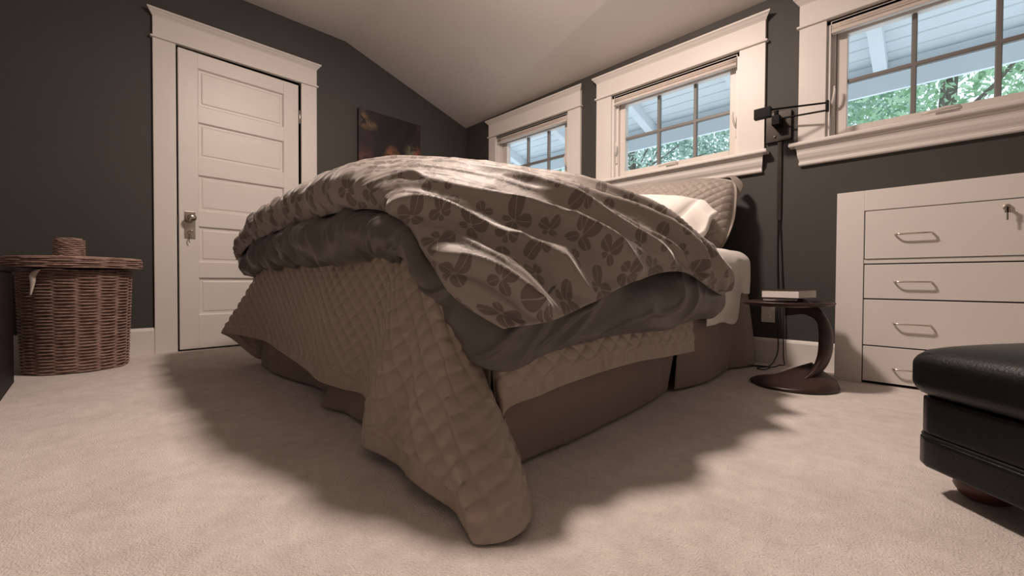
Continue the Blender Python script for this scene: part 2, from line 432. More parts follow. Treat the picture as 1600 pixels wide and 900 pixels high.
WIN = [(0.490, 1.384, 0.392, 1.516, 0.585, 1.30, (0.848, 1.100)),
       (1.806, 2.716, 1.672, 2.860, 1.886, 2.640, (2.150, 2.413)),
       (3.156, 4.066, 3.030, 4.200, 3.240, 4.000, (3.503, 3.786))]
WZ0, WZ1 = 1.266, 1.904
bm = bmesh.new()
edges = [-0.14]+[v for q in WIN for v in q[:2]]+[XR]
for i in range(0, len(edges), 2): add_box(bm, edges[i], edges[i+1], 0, 0.14, 0, 2.4)
for q in WIN:
    add_box(bm, q[0], q[1], 0, 0.14, 0, WZ0); add_box(bm, q[0], q[1], 0, 0.14, WZ1, 2.4)
tag(obj('wall_back', bm, M_WALL), 'dark grey green knee wall with the three windows behind the bed', 'wall', kind='structure')
bm = bmesh.new(); add_box(bm, XR, XR+0.12, YB, 0.14, 0, ZF+.1)
tag(obj('wall_right', bm, M_PALEWALL), 'pale wall right of the dresser, outside the view', 'wall', kind='structure')
bm = bmesh.new(); add_box(bm, -0.14, XR+0.12, YB-0.12, YB, 0, ZF+.1)
tag(obj('wall_front', bm, M_PALEWALL), 'pale wall behind the viewpoint', 'wall', kind='structure')
bm = bmesh.new()
A_, B_ = [], []
for x, zk, L_ in ((0.0, 2.117, A_), (XR, 2.21, B_)):
    for y, z in ((0.0, zk), (KY, ZF), (YB, ZF), (YB, ZF+.12), (KY, ZF+.12), (0.0, zk+.12)): L_.append(bm.verts.new((x, y, z)))
for k in range(6): bm.faces.new((A_[k], A_[(k+1) % 6], B_[(k+1) % 6], B_[k]))
bm.faces.new(A_[::-1]); bm.faces.new(B_)
tag(obj('ceiling', bm, M_CEIL), 'pale ceiling sloping down to the window wall', 'ceiling', kind='structure')

# baseboards
bprof = [(0, 0), (0.016, 0), (0.016, 0.150), (0.012, 0.162), (0.006, 0.170), (0, 0.170)]
t = empty('baseboard_left', (0, -2.6, 0), 'white baseboard beside the door under the dark wall', 'baseboard', kind='structure')
for a, b in ((YB, -2.578), (-1.559, 0.0)):
    bm = bmesh.new(); add_prism(bm, bprof, 'Y', a, b); obj('board', bm, M_TRIM, t)
t = empty('baseboard_back', (3, 0, 0), 'white baseboard under the windows behind the nightstand', 'baseboard', kind='structure')
bm = bmesh.new(); add_prism(bm, [(-p, q*0.9) for p, q in bprof], 'X', 0.016, 3.24); obj('board', bm, M_TRIM, t)
t = empty('baseboard_right', (5.2, -2, 0), 'white baseboard of the wall right of the dresser', 'baseboard', kind='structure')
bm = bmesh.new(); add_prism(bm, [(XR-p, q) for p, q in bprof], 'Y', YB, -0.3); obj('board', bm, M_TRIM, t)

# ------------------------------------------------------------------ door casing and door
CT = 0.022
crown = [(0, 0), (0.024, 0), (0.027, 0.006), (0.030, 0.010), (0.034, 0.014), (0.042, 0.026), (0.047, 0.030), (0.050, 0.034), (0.050, 0.042), (0, 0.042)]
t = empty('trim_1', (0, -2.07, 0), 'white craftsman door casing with crown cap on the dark wall', 'casing', kind='structure')
cy0, cy1 = -2.580, -1.556
for a, b in ((cy0, DY0-0.006), (DY1+0.010, cy1)):
    box('side_casing', M_TRIM, t, 0, CT, a, b, 0, 2.045, bev=0.002)
box('head_casing', M_TRIM, t, 0, CT+.002, cy0, cy1, 2.056, 2.185, bev=0.002)
box('fillet', M_TRIM, t, 0, CT+.012, cy0-0.012, cy1+0.012, 2.045, 2.058, bev=0.004)
bm = bmesh.new()
add_prism(bm, [(p, q+2.185) for p, q in crown], 'Y', cy0, cy1, lambda p, q: -(p-CT) if p > 0 else 0, lambda p, q: (p-CT) if p > 0 else 0)
obj('crown_cap', bm, M_TRIM, t)
bm = bmesh.new()
add_box(bm, -0.14, 0.0, DY0-0.02, DY0+0.0, 0, DZ); add_box(bm, -0.14, 0.0, DY1, DY1+0.012, 0, DZ); add_box(bm, -0.14, 0, DY0, DY1, DZ, DZ+0.012)
obj('jamb', bm, M_TRIM, t)

d = empty('door_1', (0, DY1, 0), 'white five panel bedroom door with old knob and key', 'door', kind='structure')
y0, y1 = DY0+0.004, DY1-0.004; px0, px1 = -2.345, -1.797
pz = [(1.671, 1.928), (1.317, 1.562), (0.956, 1.202), (0.604, 0.850), (0.241, 0.498)]
bm = bmesh.new(); F0, F1 = -0.040, -0.003
add_box(bm, F0, F1, y0, px0, 0.012, DZ-0.004, bev=0.0015, seg=1); add_box(bm, F0, F1, px1, y1, 0.012, DZ-0.004, bev=0.0015, seg=1)
zs = [DZ-0.004]+[v for p in pz for v in (p[1], p[0])]+[0.012]
for i in range(0, len(zs), 2): add_box(bm, F0, F1-0.0004, px0, px1, zs[i+1], zs[i], bev=0.0012, seg=1)
obj('stiles_and_rails', bm, M_TRIM, d)
for a, b in pz:
    bm = bmesh.new()
    def ring(x, ins): return [bm.verts.new((x, y, z)) for y, z in ((px0+ins, a+ins), (px1-ins, a+ins), (px1-ins, b-ins), (px0+ins, b-ins))]
    rs = [ring(F1-0.002, 0.0), ring(F1-0.006, 0.004), ring(F1-0.015, 0.008), ring(F1-0.015, 0.022), ring(F1-0.012, 0.026), ring(F1-0.0105, 0.030)]
    for p, q in zip(rs, rs[1:]):
        for j in range(4): bm.faces.new((p[j], p[(j+1) % 4], q[(j+1) % 4], q[j]))
    bm.faces.new(rs[-1])
    obj('panel', bm, M_TRIM, d)
bm = bmesh.new(); add_box(bm, -0.139, -0.1, DY0+0.002, DY1-0.002, 0, DZ-0.002)
obj('shade_backing', bm, M_GAPSHADE, d)  # dark sheet, its colour paints the shade behind the door
# escutcheon, knob, key
e = box('escutcheon', M_OLDMETAL, d, F1, F1+0.004, -2.424, -2.362, 0.762, 0.945, bev=0.0015)
bm = bmesh.new(); add_lathe(bm, [(0.0, 0), (0.014, 0), (0.014, 0.006), (0.009, 0.010), (0.008, 0.030), (0.013, 0.034), (0.024, 0.040), (0.029, 0.050), (0.028, 0.060), (0.020, 0.068), (0.008, 0.071), (0, 0.071)], 24)
bmesh.ops.rotate(bm, verts=bm.verts, cent=(0, 0, 0), matrix=Matrix.Rotation(R(90), 3, 'Y'))
bmesh.ops.translate(bm, verts=bm.verts, vec=(F1+0.003, -2.393, 0.898))
obj('knob', bm, M_OLDMETAL, d, smooth=True)
bm = bmesh.new(); kp = (F1+0.004, -2.391, 0.806)
add_tube(bm, [(kp[0]-.004, kp[1], kp[2]), (kp[0]+.026, kp[1], kp[2])], 0.003, 8)
add_tube(bm, [(kp[0]+.030+.003*math.cos(a)*0, kp[1]+.011*math.sin(a), kp[2]+.011*math.cos(a)) for a in np.linspace(0, 2*math.pi, 17)[:-1]], 0.0025, 6, closed=True)
add_tube(bm, [(kp[0]+.028, kp[1], kp[2]-.012), (kp[0]+.024, kp[1]-.006, kp[2]-.035), (kp[0]+.02, kp[1]-.012, kp[2]-.055), (kp[0]+.018, kp[1]-.010, kp[2]-.068), (kp[0]+.018, kp[1]-.002, kp[2]-.072)], 0.003, 6)
obj('key', bm, M_OLDMETAL, d, smooth=True)
d.rotation_euler = (0, 0, R(2.0))
for z in (1.78, 0.25):
    bm = bmesh.new(); add_lathe(bm, [(0, 0), (0.004, 0.002), (0.0065, 0.008), (0.0065, 0.102), (0.004, 0.108), (0, 0.110)], 10, 0.004, DY1+0.003, z0=z-.055)
    obj('hinge', bm, M_OLDMETAL, d, smooth=True)
box('strike_plate', M_OLDMETAL, t, 0.004, CT+.0015, DY0-0.008, DY0-0.003, 0.86, 0.91)

# ------------------------------------------------------------------ windows
def build_window(n, q, label):
    x0, x1, c0, c1, g0, g1, ms = q
    wnd = empty('window_%d' % n, ((x0+x1)/2, 0, WZ0), label, 'window', kind='structure')
    # casing
    box('side_casing', M_TRIM, wnd, c0, x0, -CT, 0, WZ0+0.006, 1.913, bev=0.002)
    box('side_casing', M_TRIM, wnd, x1, c1, -CT, 0, WZ0+0.006, 1.913, bev=0.002)
    box('head_casing', M_TRIM, wnd, c0, c1, -CT-.002, 0, 1.924, 2.041, bev=0.002)
    box('fillet', M_TRIM, wnd, c0-0.012, c1+0.012, -CT-.012, 0, 1.913, 1.926, bev=0.004)
    bm = bmesh.new(); add_prism(bm, [(-p, q_*1.0+2.041) for p, q_ in crown], 'X', c0, c1, lambda p, q_: (p+CT) if p < 0 else 0, lambda p, q_: -(p+CT) if p < 0 else 0)
    obj('crown_cap', bm, M_TRIM, wnd)
    bm = bmesh.new(); add_box(bm, c0-0.038, c1+0.025, -0.068, 0, 1.247, 1.271, bev=0.008, seg=3); add_box(bm, x0, x1, 0.0, 0.08, 1.251, 1.270)
    obj('sill', bm, M_TRIM, wnd, auto=35)
    ap = [(0, 1.163), (-0.020, 1.163), (-0.024, 1.168), (-0.024, 1.178), (-0.020, 1.184), (-0.022, 1.192), (-0.030, 1.205), (-0.036, 1.222), (-0.037, 1.240), (-0.040, 1.246), (-0.040, 1.252), (-0.050, 1.258), (-0.050, 1.266), (0, 1.266)]
    bm = bmesh.new(); add_prism(bm, [(p, q_-.019) for p, q_ in ap], 'X', c0+0.008, c1-0.012, lambda p, q_: (p+.02)*.5 if p < 0 else 0, lambda p, q_: -(p+.02)*.5 if p < 0 else 0)
    obj('apron', bm, M_TRIM, wnd)
    # jamb liner
    bm = bmesh.new()
    add_box(bm, x0, x0+0.016, -0.004, 0.125, WZ0, WZ1); add_box(bm, x1-0.016, x1, -0.004, 0.125, WZ0, WZ1); add_box(bm, x0, x1, -0.004, 0.125, WZ1-0.016, WZ1)
    add_box(bm, x0+.016, x0+0.034, 0.030, 0.125, WZ0, WZ1-.016); add_box(bm, x1-0.034, x1-.016, 0.030, 0.125, WZ0, WZ1-.016)
    add_box(bm, x0+.034, x1-.034, 0.030, 0.125, WZ0, WZ0+0.018)
    obj('frame', bm, M_TRIM, wnd)
    # sash
    sx0, sx1, sz0, sz1, gy = x0+0.036, x1-0.036, WZ0+0.019, WZ1-0.018, 0.078
    gz0, gz1 = 1.334, 1.836
    bm = bmesh.new()
    add_box(bm, sx0, g0, 0.050, 0.100, sz0, sz1, bev=0.003, seg=1); add_box(bm, g1, sx1, 0.050, 0.100, sz0, sz1, bev=0.003, seg=1)
    add_box(bm, g0, g1, 0.0505, 0.100, sz0, gz0, bev=0.003, seg=1); add_box(bm, g0, g1, 0.0505, 0.100, gz1, sz1, bev=0.003, seg=1)
    obj('sash', bm, M_SASH, wnd)
    zm = 1.583; mw = 0.011
    box('muntin', M_MUNTIN, wnd, g0, g1, 0.062, 0.092, zm-mw, zm+mw, bev=0.004, seg=1)
    for mx in ms: box('muntin', M_MUNTIN, wnd, mx-mw, mx+mw, 0.0625, 0.0925, gz0, gz1, bev=0.004, seg=1)
    xs = [g0]+[v for m_ in ms for v in (m_-mw, m_+mw)]+[g1]
    for i in range(0, 6, 2):
        for a, b in ((gz0, zm-mw), (zm+mw, gz1)):
            box('pane', M_GLASS, wnd, xs[i], xs[i+1], 0.076, 0.080, a, b)
    # casement hardware
    for sx, s in ((x0+0.024, 1), (x1-0.024, -1)):
        bm = bmesh.new(); add_box(bm, sx-0.007, sx+0.007, 0.020, 0.031, 1.395, 1.475, bev=0.003)
        add_tube(bm, [(sx, 0.022, 1.455), (sx+s*0.004, 0.004, 1.468), (sx+s*0.010, -0.006, 1.49), (sx+s*0.014, -0.010, 1.525), (sx+s*0.012, -0.009, 1.55)], [0.006, 0.007, 0.007, 0.006, 0.004], 8)
        obj('latch', bm, M_SASH, wnd, smooth=True)
    xc = (g0+g1)/2
    bm = bmesh.new(); add_box(bm, xc-0.035, xc+0.045, 0.024, 0.052, WZ0+0.030, WZ0+0.044, bev=0.004)
    add_tube(bm, [(xc+0.05, 0.03, WZ0+0.042), (xc+0.045, 0.016, WZ0+0.052), (xc+0.0, 0.008, WZ0+0.052), (xc-0.06, 0.010, WZ0+0.046), (xc-0.085, 0.012, WZ0+0.043)], [0.006, 0.007, 0.008, 0.008, 0.005], 8)
    obj('crank', bm, M_SASH, wnd, smooth=True)
    return wnd
build_window(1, WIN[0], 'white framed six pane window farthest left, half behind the duvet')
build_window(2, WIN[1], 'white framed six pane window above the pillows')
build_window(3, WIN[2], 'white framed six pane window above the white dresser')

def rolled_shade(q, label):
    x0, x1 = q[0]+0.017, q[1]-0.017
    t = empty('window_shade', ((x0+x1)/2, 0.005, 1.90), label, 'window shade', 'raised fabric shades at the window tops')
    bm = bmesh.new(); add_box(bm, x0, x1, -0.004, 0.028, 1.884, 1.9035, bev=0.003)
    obj('head_rail', bm, M_SHADE, t, auto=35)
    box('bottom_rail', M_SHADE, t, x0+.002, x1-.002, -0.014, 0.020, 1.836, 1.8515, bev=0.005)
    for k in range(3):
        z = 1.8785-k*0.0115
        n = 13; pts = []
        for i in range(n):
            f = i/(n-1); pts.append((x0+0.003+(x1-x0-0.006)*f, 0.006-0.002*(k % 2), z-0.004*math.sin(math.pi*f)*(0.4+0.25*k)))
        bm = bmesh.new(); add_tube(bm, pts, (0.0066, 0.017), 10)
        obj('fold', bm, M_SHADE, t, smooth=True)
for q, l in zip(WIN, ('beige fabric shade raised at the top of the far left window', 'beige fabric shade raised at the top of the window over the pillows', 'beige fabric shade raised at the top of the window over the dresser')):
    rolled_shade(q, l)

# ------------------------------------------------------------------ eave outside
ev = empty('roof_eave', (2.3, 0.15, 2.2), 'white boarded roof eave with exposed rafters outside the windows', 'eave')
def sz(y): return 2.0+0.31*(1.0-y)
ang = math.atan(-0.31)
nb_ = 9; pw = (1.02-0.15)/nb_
for k in range(nb_):
    ya, yb = 0.15+k*pw+0.004, 0.15+(k+1)*pw-0.004
    bm = bmesh.new()
    add_prism(bm, [(ya, sz(ya)+.006), (ya+.004, sz(ya)), (yb-.004, sz(yb)), (yb, sz(yb)+.006), (yb, sz(yb)+.02), (ya, sz(ya)+.02)], 'X', -1.2, 6.0)
    obj('plank', bm, M_SOFFIT, ev)
bm = bmesh.new(); add_prism(bm, [(0.14, sz(.14)+.022), (1.03, sz(1.03)+.022), (1.03, sz(1.03)+.05), (0.14, sz(.14)+.05)], 'X', -1.2, 6.0)
obj('sheathing', bm, M_SOFFIT, ev)
for x in (-0.10, 0.75, 1.62, 2.46, 3.30, 4.15, 5.0):
    bm = bmesh.new(); add_prism(bm, [(0.14, sz(.14)), (1.0, sz(1.0)), (1.0, sz(1.0)-.10), (0.14, sz(.14)-.10)], 'X', x-0.036, x+0.036)
    obj('rafter', bm, M_SOFFIT, ev)
box('fascia', M_SOFFIT, ev, -1.2, 6.0, 1.0, 1.03, 1.795, 1.99)
box('fascia_trim', M_SOFFIT, ev, -1.2, 6.0, 0.975, 1.0, 1.90, 1.93)
bm = bmesh.new(); add_box(bm, -1.2, 6.0, 0.142, 0.155, 1.93, 2.26); add_box(bm, -1.2, 6.0, 0.142, 0.155, -2.8, 1.27)
for i in range(0, len(edges), 2): add_box(bm, edges[i]-(1.0 if i == 0 else 0), edges[i+1], 0.142, 0.155, 1.27, 1.93)
obj('bounce_siding', bm, M_SOFFIT, ev)  # outer wall skin, unseen white panels added to bounce daylight onto the fascia

# ------------------------------------------------------------------ trees outside
def tree(x, y, h, r, m, label, seed, nl):
    rng = np.random.default_rng(seed)
    t = empty('tree', (x, y, -2.8), label, 'tree', 'trees beyond the eave')
    bm = bmesh.new(); add_tube(bm, [(x, y, -2.8), (x+.1, y, 0.5), (x, y+.1, 2.0), (x+.1, y, h*0.8)], [0.16, 0.13, 0.09, 0.04], 8)
    obj('trunk', bm, M_BARK, t, smooth=True)
    bm = bmesh.new()
    for k in range(14):
        a = rng.uniform(0, 6.28); z = rng.uniform(0.8, h*0.7); L = r*rng.uniform(.6, 1.0)
        add_tube(bm, [(x, y, z), (x+L*.5*math.cos(a), y+L*.5*math.sin(a), z+.25), (x+L*math.cos(a), y+L*math.sin(a), z+.4+rng.uniform(-.2, .4))], [0.035, 0.02, 0.008], 5)
    obj('branches', bm, M_BARK, t, smooth=True)
    nc = 55
    cc = rng.normal(size=(nc, 3)); cc /= np.linalg.norm(cc, axis=1, keepdims=True)
    cc = cc*rng.uniform(.35, 1, (nc, 1))**.5*np.array([r, r, h*.42])+np.array([x, y, h*.58])
    ci = rng.integers(0, nc, nl)
    P = cc[ci]+rng.normal(size=(nl, 3))*np.array([.26, .26, .22])*r/1.6
    a = rng.normal(size=(nl, 3)); a /= np.linalg.norm(a, axis=1, keepdims=True)
    b = np.cross(a, rng.normal(size=(nl, 3))); b /= np.linalg.norm(b, axis=1, keepdims=True)
    s = rng.uniform(.028, .058, (nl, 1)); nn = np.cross(a, b)
    V = np.stack([P-a*s, P+b*s*.5+nn*s*.15, P+a*s, P-b*s*.5+nn*s*.15], 1).reshape(-1, 3)
    me = bpy.data.meshes.new('foliage'); me.from_pydata(V.tolist(), [], [(i, i+1, i+2, i+3) for i in range(0, nl*4, 4)])
    me.materials.append(m); o = bpy.data.objects.new('foliage', me); C.objects.link(o); o.parent = t; o.location = -Vector(t.location)
    o['kind'] = 'stuff'
tree(3.6, 4.2, 5.2, 1.7, M_LEAFA, 'leafy green tree seen through the window over the dresser', 1, 13000)
tree(5.6, 5.2, 5.6, 1.8, M_LEAFA, 'green tree at the right edge of the window over the dresser', 2, 12000)
tree(1.4, 5.2, 5.6, 1.9, M_LEAFB, 'pale tree seen through the right panes of the window over the pillows', 3, 13000)
tree(-0.6, 4.4, 5.0, 1.8, M_LEAFB, 'pale dense tree seen through the left panes of the window over the pillows', 4, 13000)
tree(-3.2, 4.8, 5.0, 1.9, M_LEAFB, 'pale tree low in the far left window', 5, 12000)

# ------------------------------------------------------------------ ceiling light (the room's lamp, above the view)
LX, LY, LZ = LAMP_POS
t = empty('ceiling_light', LAMP_POS, 'round frosted ceiling light above the bed', 'ceiling light')
bm = bmesh.new(); add_lathe(bm, [(0, 0), (0.135, 0), (0.140, -0.006), (0.140, -0.030), (0.130, -0.034), (0.0, -0.034)], 40, LX, LY, z0=LZ)
obj('pan', bm, M_METAL, t, auto=40)
bm = bmesh.new(); add_lathe(bm, [(0.128, -0.035), (0.126, -0.042), (0.112, -0.052), (0.085, -0.061), (0.045, -0.067), (0, -0.069)], 32, LX, LY, z0=LZ)
obj('glass_bowl', bm, emit_mat('lit_bowl', LAMP_COLOR, LAMP_STRENGTH), t, smooth=True)

# ------------------------------------------------------------------ painting
py0, py1, pzt = -1.207, -0.587, 1.985
t = empty('painting', (0, (py0+py1)/2, 1.36), 'dark unframed abstract canvas with reddish glowing strokes beside the door', 'painting')
bm = bmesh.new(); add_box(bm, 0.0, 0.032, -0.31, 0.31, 0, pzt-1.36, bev=0.002)
o = obj('canvas', bm, M_PAINTING, t); o.location = (0.001, 0, 0)

# ================================================================== BED
BX0, BX1, BY0 = 0.935, 2.83, -2.16
bed = empty('bed', (1.88, -1.1, 0), 'king bed base and mattress with taupe skirt under the bedding', 'bed')
bm = bmesh.new(); add_box(bm, BX0+.06, BX1-.06, BY0+.10, -0.09, 0.36, 0.650, bev=0.09, seg=5)
obj('mattress', bm, M_MATTRESS, bed, auto=40)
bm = bmesh.new(); add_box(bm, BX0+.05, BX1-.09, BY0+.09, -0.09, 0.13, 0.355, bev=0.03, seg=2)
obj('box_spring', bm, M_SKIRT, bed, auto=40)
for x in (1.05, 1.88, 2.7):
    for y in (-2.0, -0.25):
        bm = bmesh.new(); add_tube(bm, [(x, y, 0), (x, y, 0.13)], 0.025, 12); obj('leg', bm, M_BLACKMETAL, bed, auto=40)

def ribbon(name, top, bot, m, parent, res=0.008, rows=40, wr=0.006, seed=0, solid=0.003, foldlen=0.11):
    """hanging cloth panel from a top path to a bottom path (same number of points)"""
    P = np.array([top, [[(a+b)/2 for a, b in zip(p, q)] for p, q in zip(top, bot)], bot], float)   # 3,k,3
    P = np.swapaxes(P, 0, 1)
    L = np.linalg.norm(np.diff(P[:, 2], axis=0), axis=-1).sum()
    n = max(8, int(L/res))
    V = hermite(P, n); V = np.swapaxes(hermite(np.swapaxes(V, 0, 1), rows, t=np.array([0, .5, 1.])), 0, 1)
    uv = arc_uv(V); N = gnormals(V); u, v = uv[..., 0], uv[..., 1]; tt = np.linspace(0, 1, rows)[None, :]
    d = wr*tt*(2*vn(u/foldlen, v*1.2, seed)-1)+0.0016*fbm(u*16, v*5, seed+4)
    V = V+N*d[..., None]
    return grid_mesh(name, V, uv, m, parent, solid)
zt, zb = 0.33, 0.012
# foot panels (the right one stands out over the left), side panels split near the middle
ribbon('skirt_panel', [(0.93, -2.17, zt), (1.2, -2.175, zt), (1.6, -2.165, zt), (2.02, -2.17, zt)], [(0.945, -2.20, zb), (1.3, -2.215, zb), (1.68, -2.17, zb), (2.02, -2.185, zb)], M_SKIRT, bed, seed=1)
ribbon('skirt_panel', [(1.97, -2.165, .22), (2.2, -2.175, zt), (2.5, -2.175, zt), (2.83, -2.17, zt)], [(1.985, -2.272, zb), (2.11, -2.24, zb), (2.3, -2.235, zb), (2.6, -2.22, zb), (2.84, -2.18, zb)][:4][:3]+[(2.84, -2.19, zb)], M_SKIRT, bed, seed=2)
ribbon('skirt_panel', [(2.83, -2.17, zt), (2.835, -1.8, zt), (2.835, -1.4, zt), (2.83, -1.09, zt)], [(2.845, -2.17, zb), (2.852, -1.9, zb), (2.825, -1.42, zb), (2.782, -1.10, zb)], M_SKIRT, bed, seed=3, wr=.004)
ribbon('skirt_panel', [(2.83, -1.085, zt), (2.832, -0.9, zt), (2.83, -0.6, zt), (2.82, -0.36, zt)], [(2.80, -1.065, zb), (2.838, -0.85, zb), (2.825, -0.6, zb), (2.80, -0.40, zb)], M_SKIRT, bed, seed=4, wr=.004)
ribbon('skirt_panel', [(2.815, -0.42, .44), (2.835, -0.34, .44), (2.82, -0.22, .44), (2.80, -0.10, .44)], [(2.80, -0.40, zb), (2.845, -0.26, zb), (2.855, -0.17, zb), (2.85, -0.09, zb)], M_SKIRT, bed, seed=5, wr=.004)
ribbon('skirt_panel', [(0.93, -2.17, zt), (0.925, -1.5, zt), (0.925, -0.8, zt), (0.93, -0.1, zt)], [(0.94, -2.19, zb), (0.91, -1.5, zb), (0.91, -0.8, zb), (0.92, -0.1, zb)], M_SKIRT, bed, seed=6)

# ---- quilt -------------------------------------------------------
QS = [  # (top, mid, hem) stations from the hidden left side round the foot to the right side
 ((0.93, -1.00, .60), (0.89, -1.00, .35), (0.87, -1.00, .16)),
 ((0.93, -1.70, .60), (0.88, -1.70, .35), (0.86, -1.70, .13)),
 ((0.92, -2.02, .60), (0.87, -2.05, .33), (0.84, -2.06, .06)),
 ((0.90, -2.12, .60), (0.85, -2.16, .32), (0.82, -2.17, .02)),
 ((0.888, -2.152, .60), (0.808, -2.228, .375), (0.742, -2.312, .155)),
 ((0.885, -2.165, .60), (0.80, -2.25, .38), (0.722, -2.350, .182)),
 ((0.890, -2.170, .60), (0.822, -2.244, .38), (0.752, -2.340, .182)),
 ((0.92, -2.185, .60), (0.90, -2.225, .38), (0.88, -2.285, .175)),
 ((1.02, -2.185, .60), (1.02, -2.205, .38), (1.04, -2.235, .165)),
 ((1.35, -2.18, .60), (1.35, -2.20, .36), (1.36, -2.225, .135)),
 ((1.75, -2.18, .60), (1.76, -2.210, .36), (1.77, -2.245, .11)),
 ((2.00, -2.18, .60), (2.00, -2.220, .36), (2.01, -2.275, .105)),
 ((2.12, -2.18, .60), (2.13, -2.210, .36), (2.14, -2.262, .105)),
 ((2.30, -2.18, .595), (2.30, -2.205, .36), (2.31, -2.250, .100)),
 ((2.40, -2.185, .59), (2.40, -2.225, .36), (2.40, -2.300, .060)),
 ((2.455, -2.195, .585), (2.475, -2.262, .33), (2.49, -2.345, .035)),
 ((2.51, -2.20, .58), (2.56, -2.275, .31), (2.62, -2.358, .035)),
 ((2.56, -2.20, .575), (2.65, -2.275, .30), (2.77, -2.368, .035)),
 ((2.60, -2.205, .57), (2.735, -2.285, .29), (2.91, -2.368, .022)),
 ((2.64, -2.21, .56), (2.80, -2.290, .285), (3.035, -2.395, .010)),
 ((2.67, -2.205, .55), (2.805, -2.262, .285), (3.068, -2.335, .008)),
 ((2.69, -2.18, .54), (2.800, -2.200, .285), (3.018, -2.240, .012)),
 ((2.70, -2.13, .52), (2.745, -2.135, .285), (2.89, -2.125, .035)),
 ((2.80, -2.14, .50), (2.850, -2.165, .33), (2.872, -2.17, .150)),
 ((2.83, -2.03, .49), (2.858, -2.03, .33), (2.880, -2.03, .185)),
 ((2.84, -1.85, .47), (2.86, -1.85, .33), (2.882, -1.85, .200)),
 ((2.84, -1.50, .45), (2.86, -1.50, .33), (2.880, -1.50, .205)),
 ((2.84, -1.30, .45), (2.86, -1.30, .33), (2.876, -1.30, .195)),
 ((2.84, -1.02, .45), (2.85, -1.02, .33), (2.868, -1.02, .185)),
]
def build_quilt():
    P = np.array(QS, float)                      # k,3,3
    tt = np.concatenate([[0], np.cumsum(np.linalg.norm(np.diff((P[:, 1]*.5+P[:, 2]*.5), axis=0), axis=-1)+.004)])
    # dense where it is seen
    q = np.arange(0, tt[-1], 0.0045)
    V = hermite(P, q, t=tt)
    V = np.swapaxes(hermite(np.swapaxes(V, 0, 1), 130, t=np.array([0, .45, 1.])), 0, 1)
    uv = arc_uv(V); N = gnormals(V)
    # orient outward: on the foot face towards -Y
    s = 1.0 if N[np.argmin(np.abs(q-tt[10])), 60, 1] < 0 else -1.0
    u = q[:, None]*np.ones((1, 130))
    drop = np.linalg.norm(np.diff(V, axis=1), axis=-1); drop = np.concatenate([np.zeros((len(q), 1)), np.cumsum(drop, 1)], 1)
    flap = sstep(tt[14], tt[16], u)*(1-sstep(tt[21], tt[23], u))
    # cloth coordinate: length along every row, measured from the left border of the corner flap
    row = np.linalg.norm(np.diff(V, axis=0), axis=-1); row = np.concatenate([np.zeros((1, 130)), np.cumsum(row, 0)], 0)
    uc = row-row[np.argmin(np.abs(q-tt[14]))][None, :]
    i2 = np.argmin(np.abs(q-tt[22])); uc[i2:] = (row-row[i2][None, :])[i2:]+uc[i2].mean()
    W, H = 0.080, 0.058
    dr_ = drop*(1-.25*flap)
    a = (uc/W+dr_/H)*math.pi; b = (uc/W-dr_/H)*math.pi
    puff = (np.abs(np.sin(a)*np.sin(b)))**0.36
    rest = drop[:, -1:]-drop
    band = sstep(0.035, 0.055, rest)
    amp = 0.0095-0.0008*flap
    d = amp*puff*band*(0.7+0.6*vn(u*9, drop*9, 3))+0.0016*flap*(2*ridge(uc*38+drop*12, drop*34, 13)-1)
    d += (1-band)*0.004*(2*ridge(u*34, rest*6, 5)-1)*sstep(0, .02, rest)
    d += 0.006*fbm(u*5, drop*4, 8)*sstep(.05, .25, drop)*(0.4+flap)
    # long soft folds in the corner flap
    d += flap*0.014*np.sin((u-tt[15])*23+drop*2.0)*sstep(.12, .45, drop)
    V = V+N*(s*d)[..., None]
    V[..., 2] = np.maximum(V[..., 2], 0.006)
    return grid_mesh('quilt', V, uv, M_QUILT, None, 0.004*s)
q_ = build_quilt()
tag(q_, 'taupe diamond stitched satin quilt hanging from the bed foot to the carpet', 'quilt')

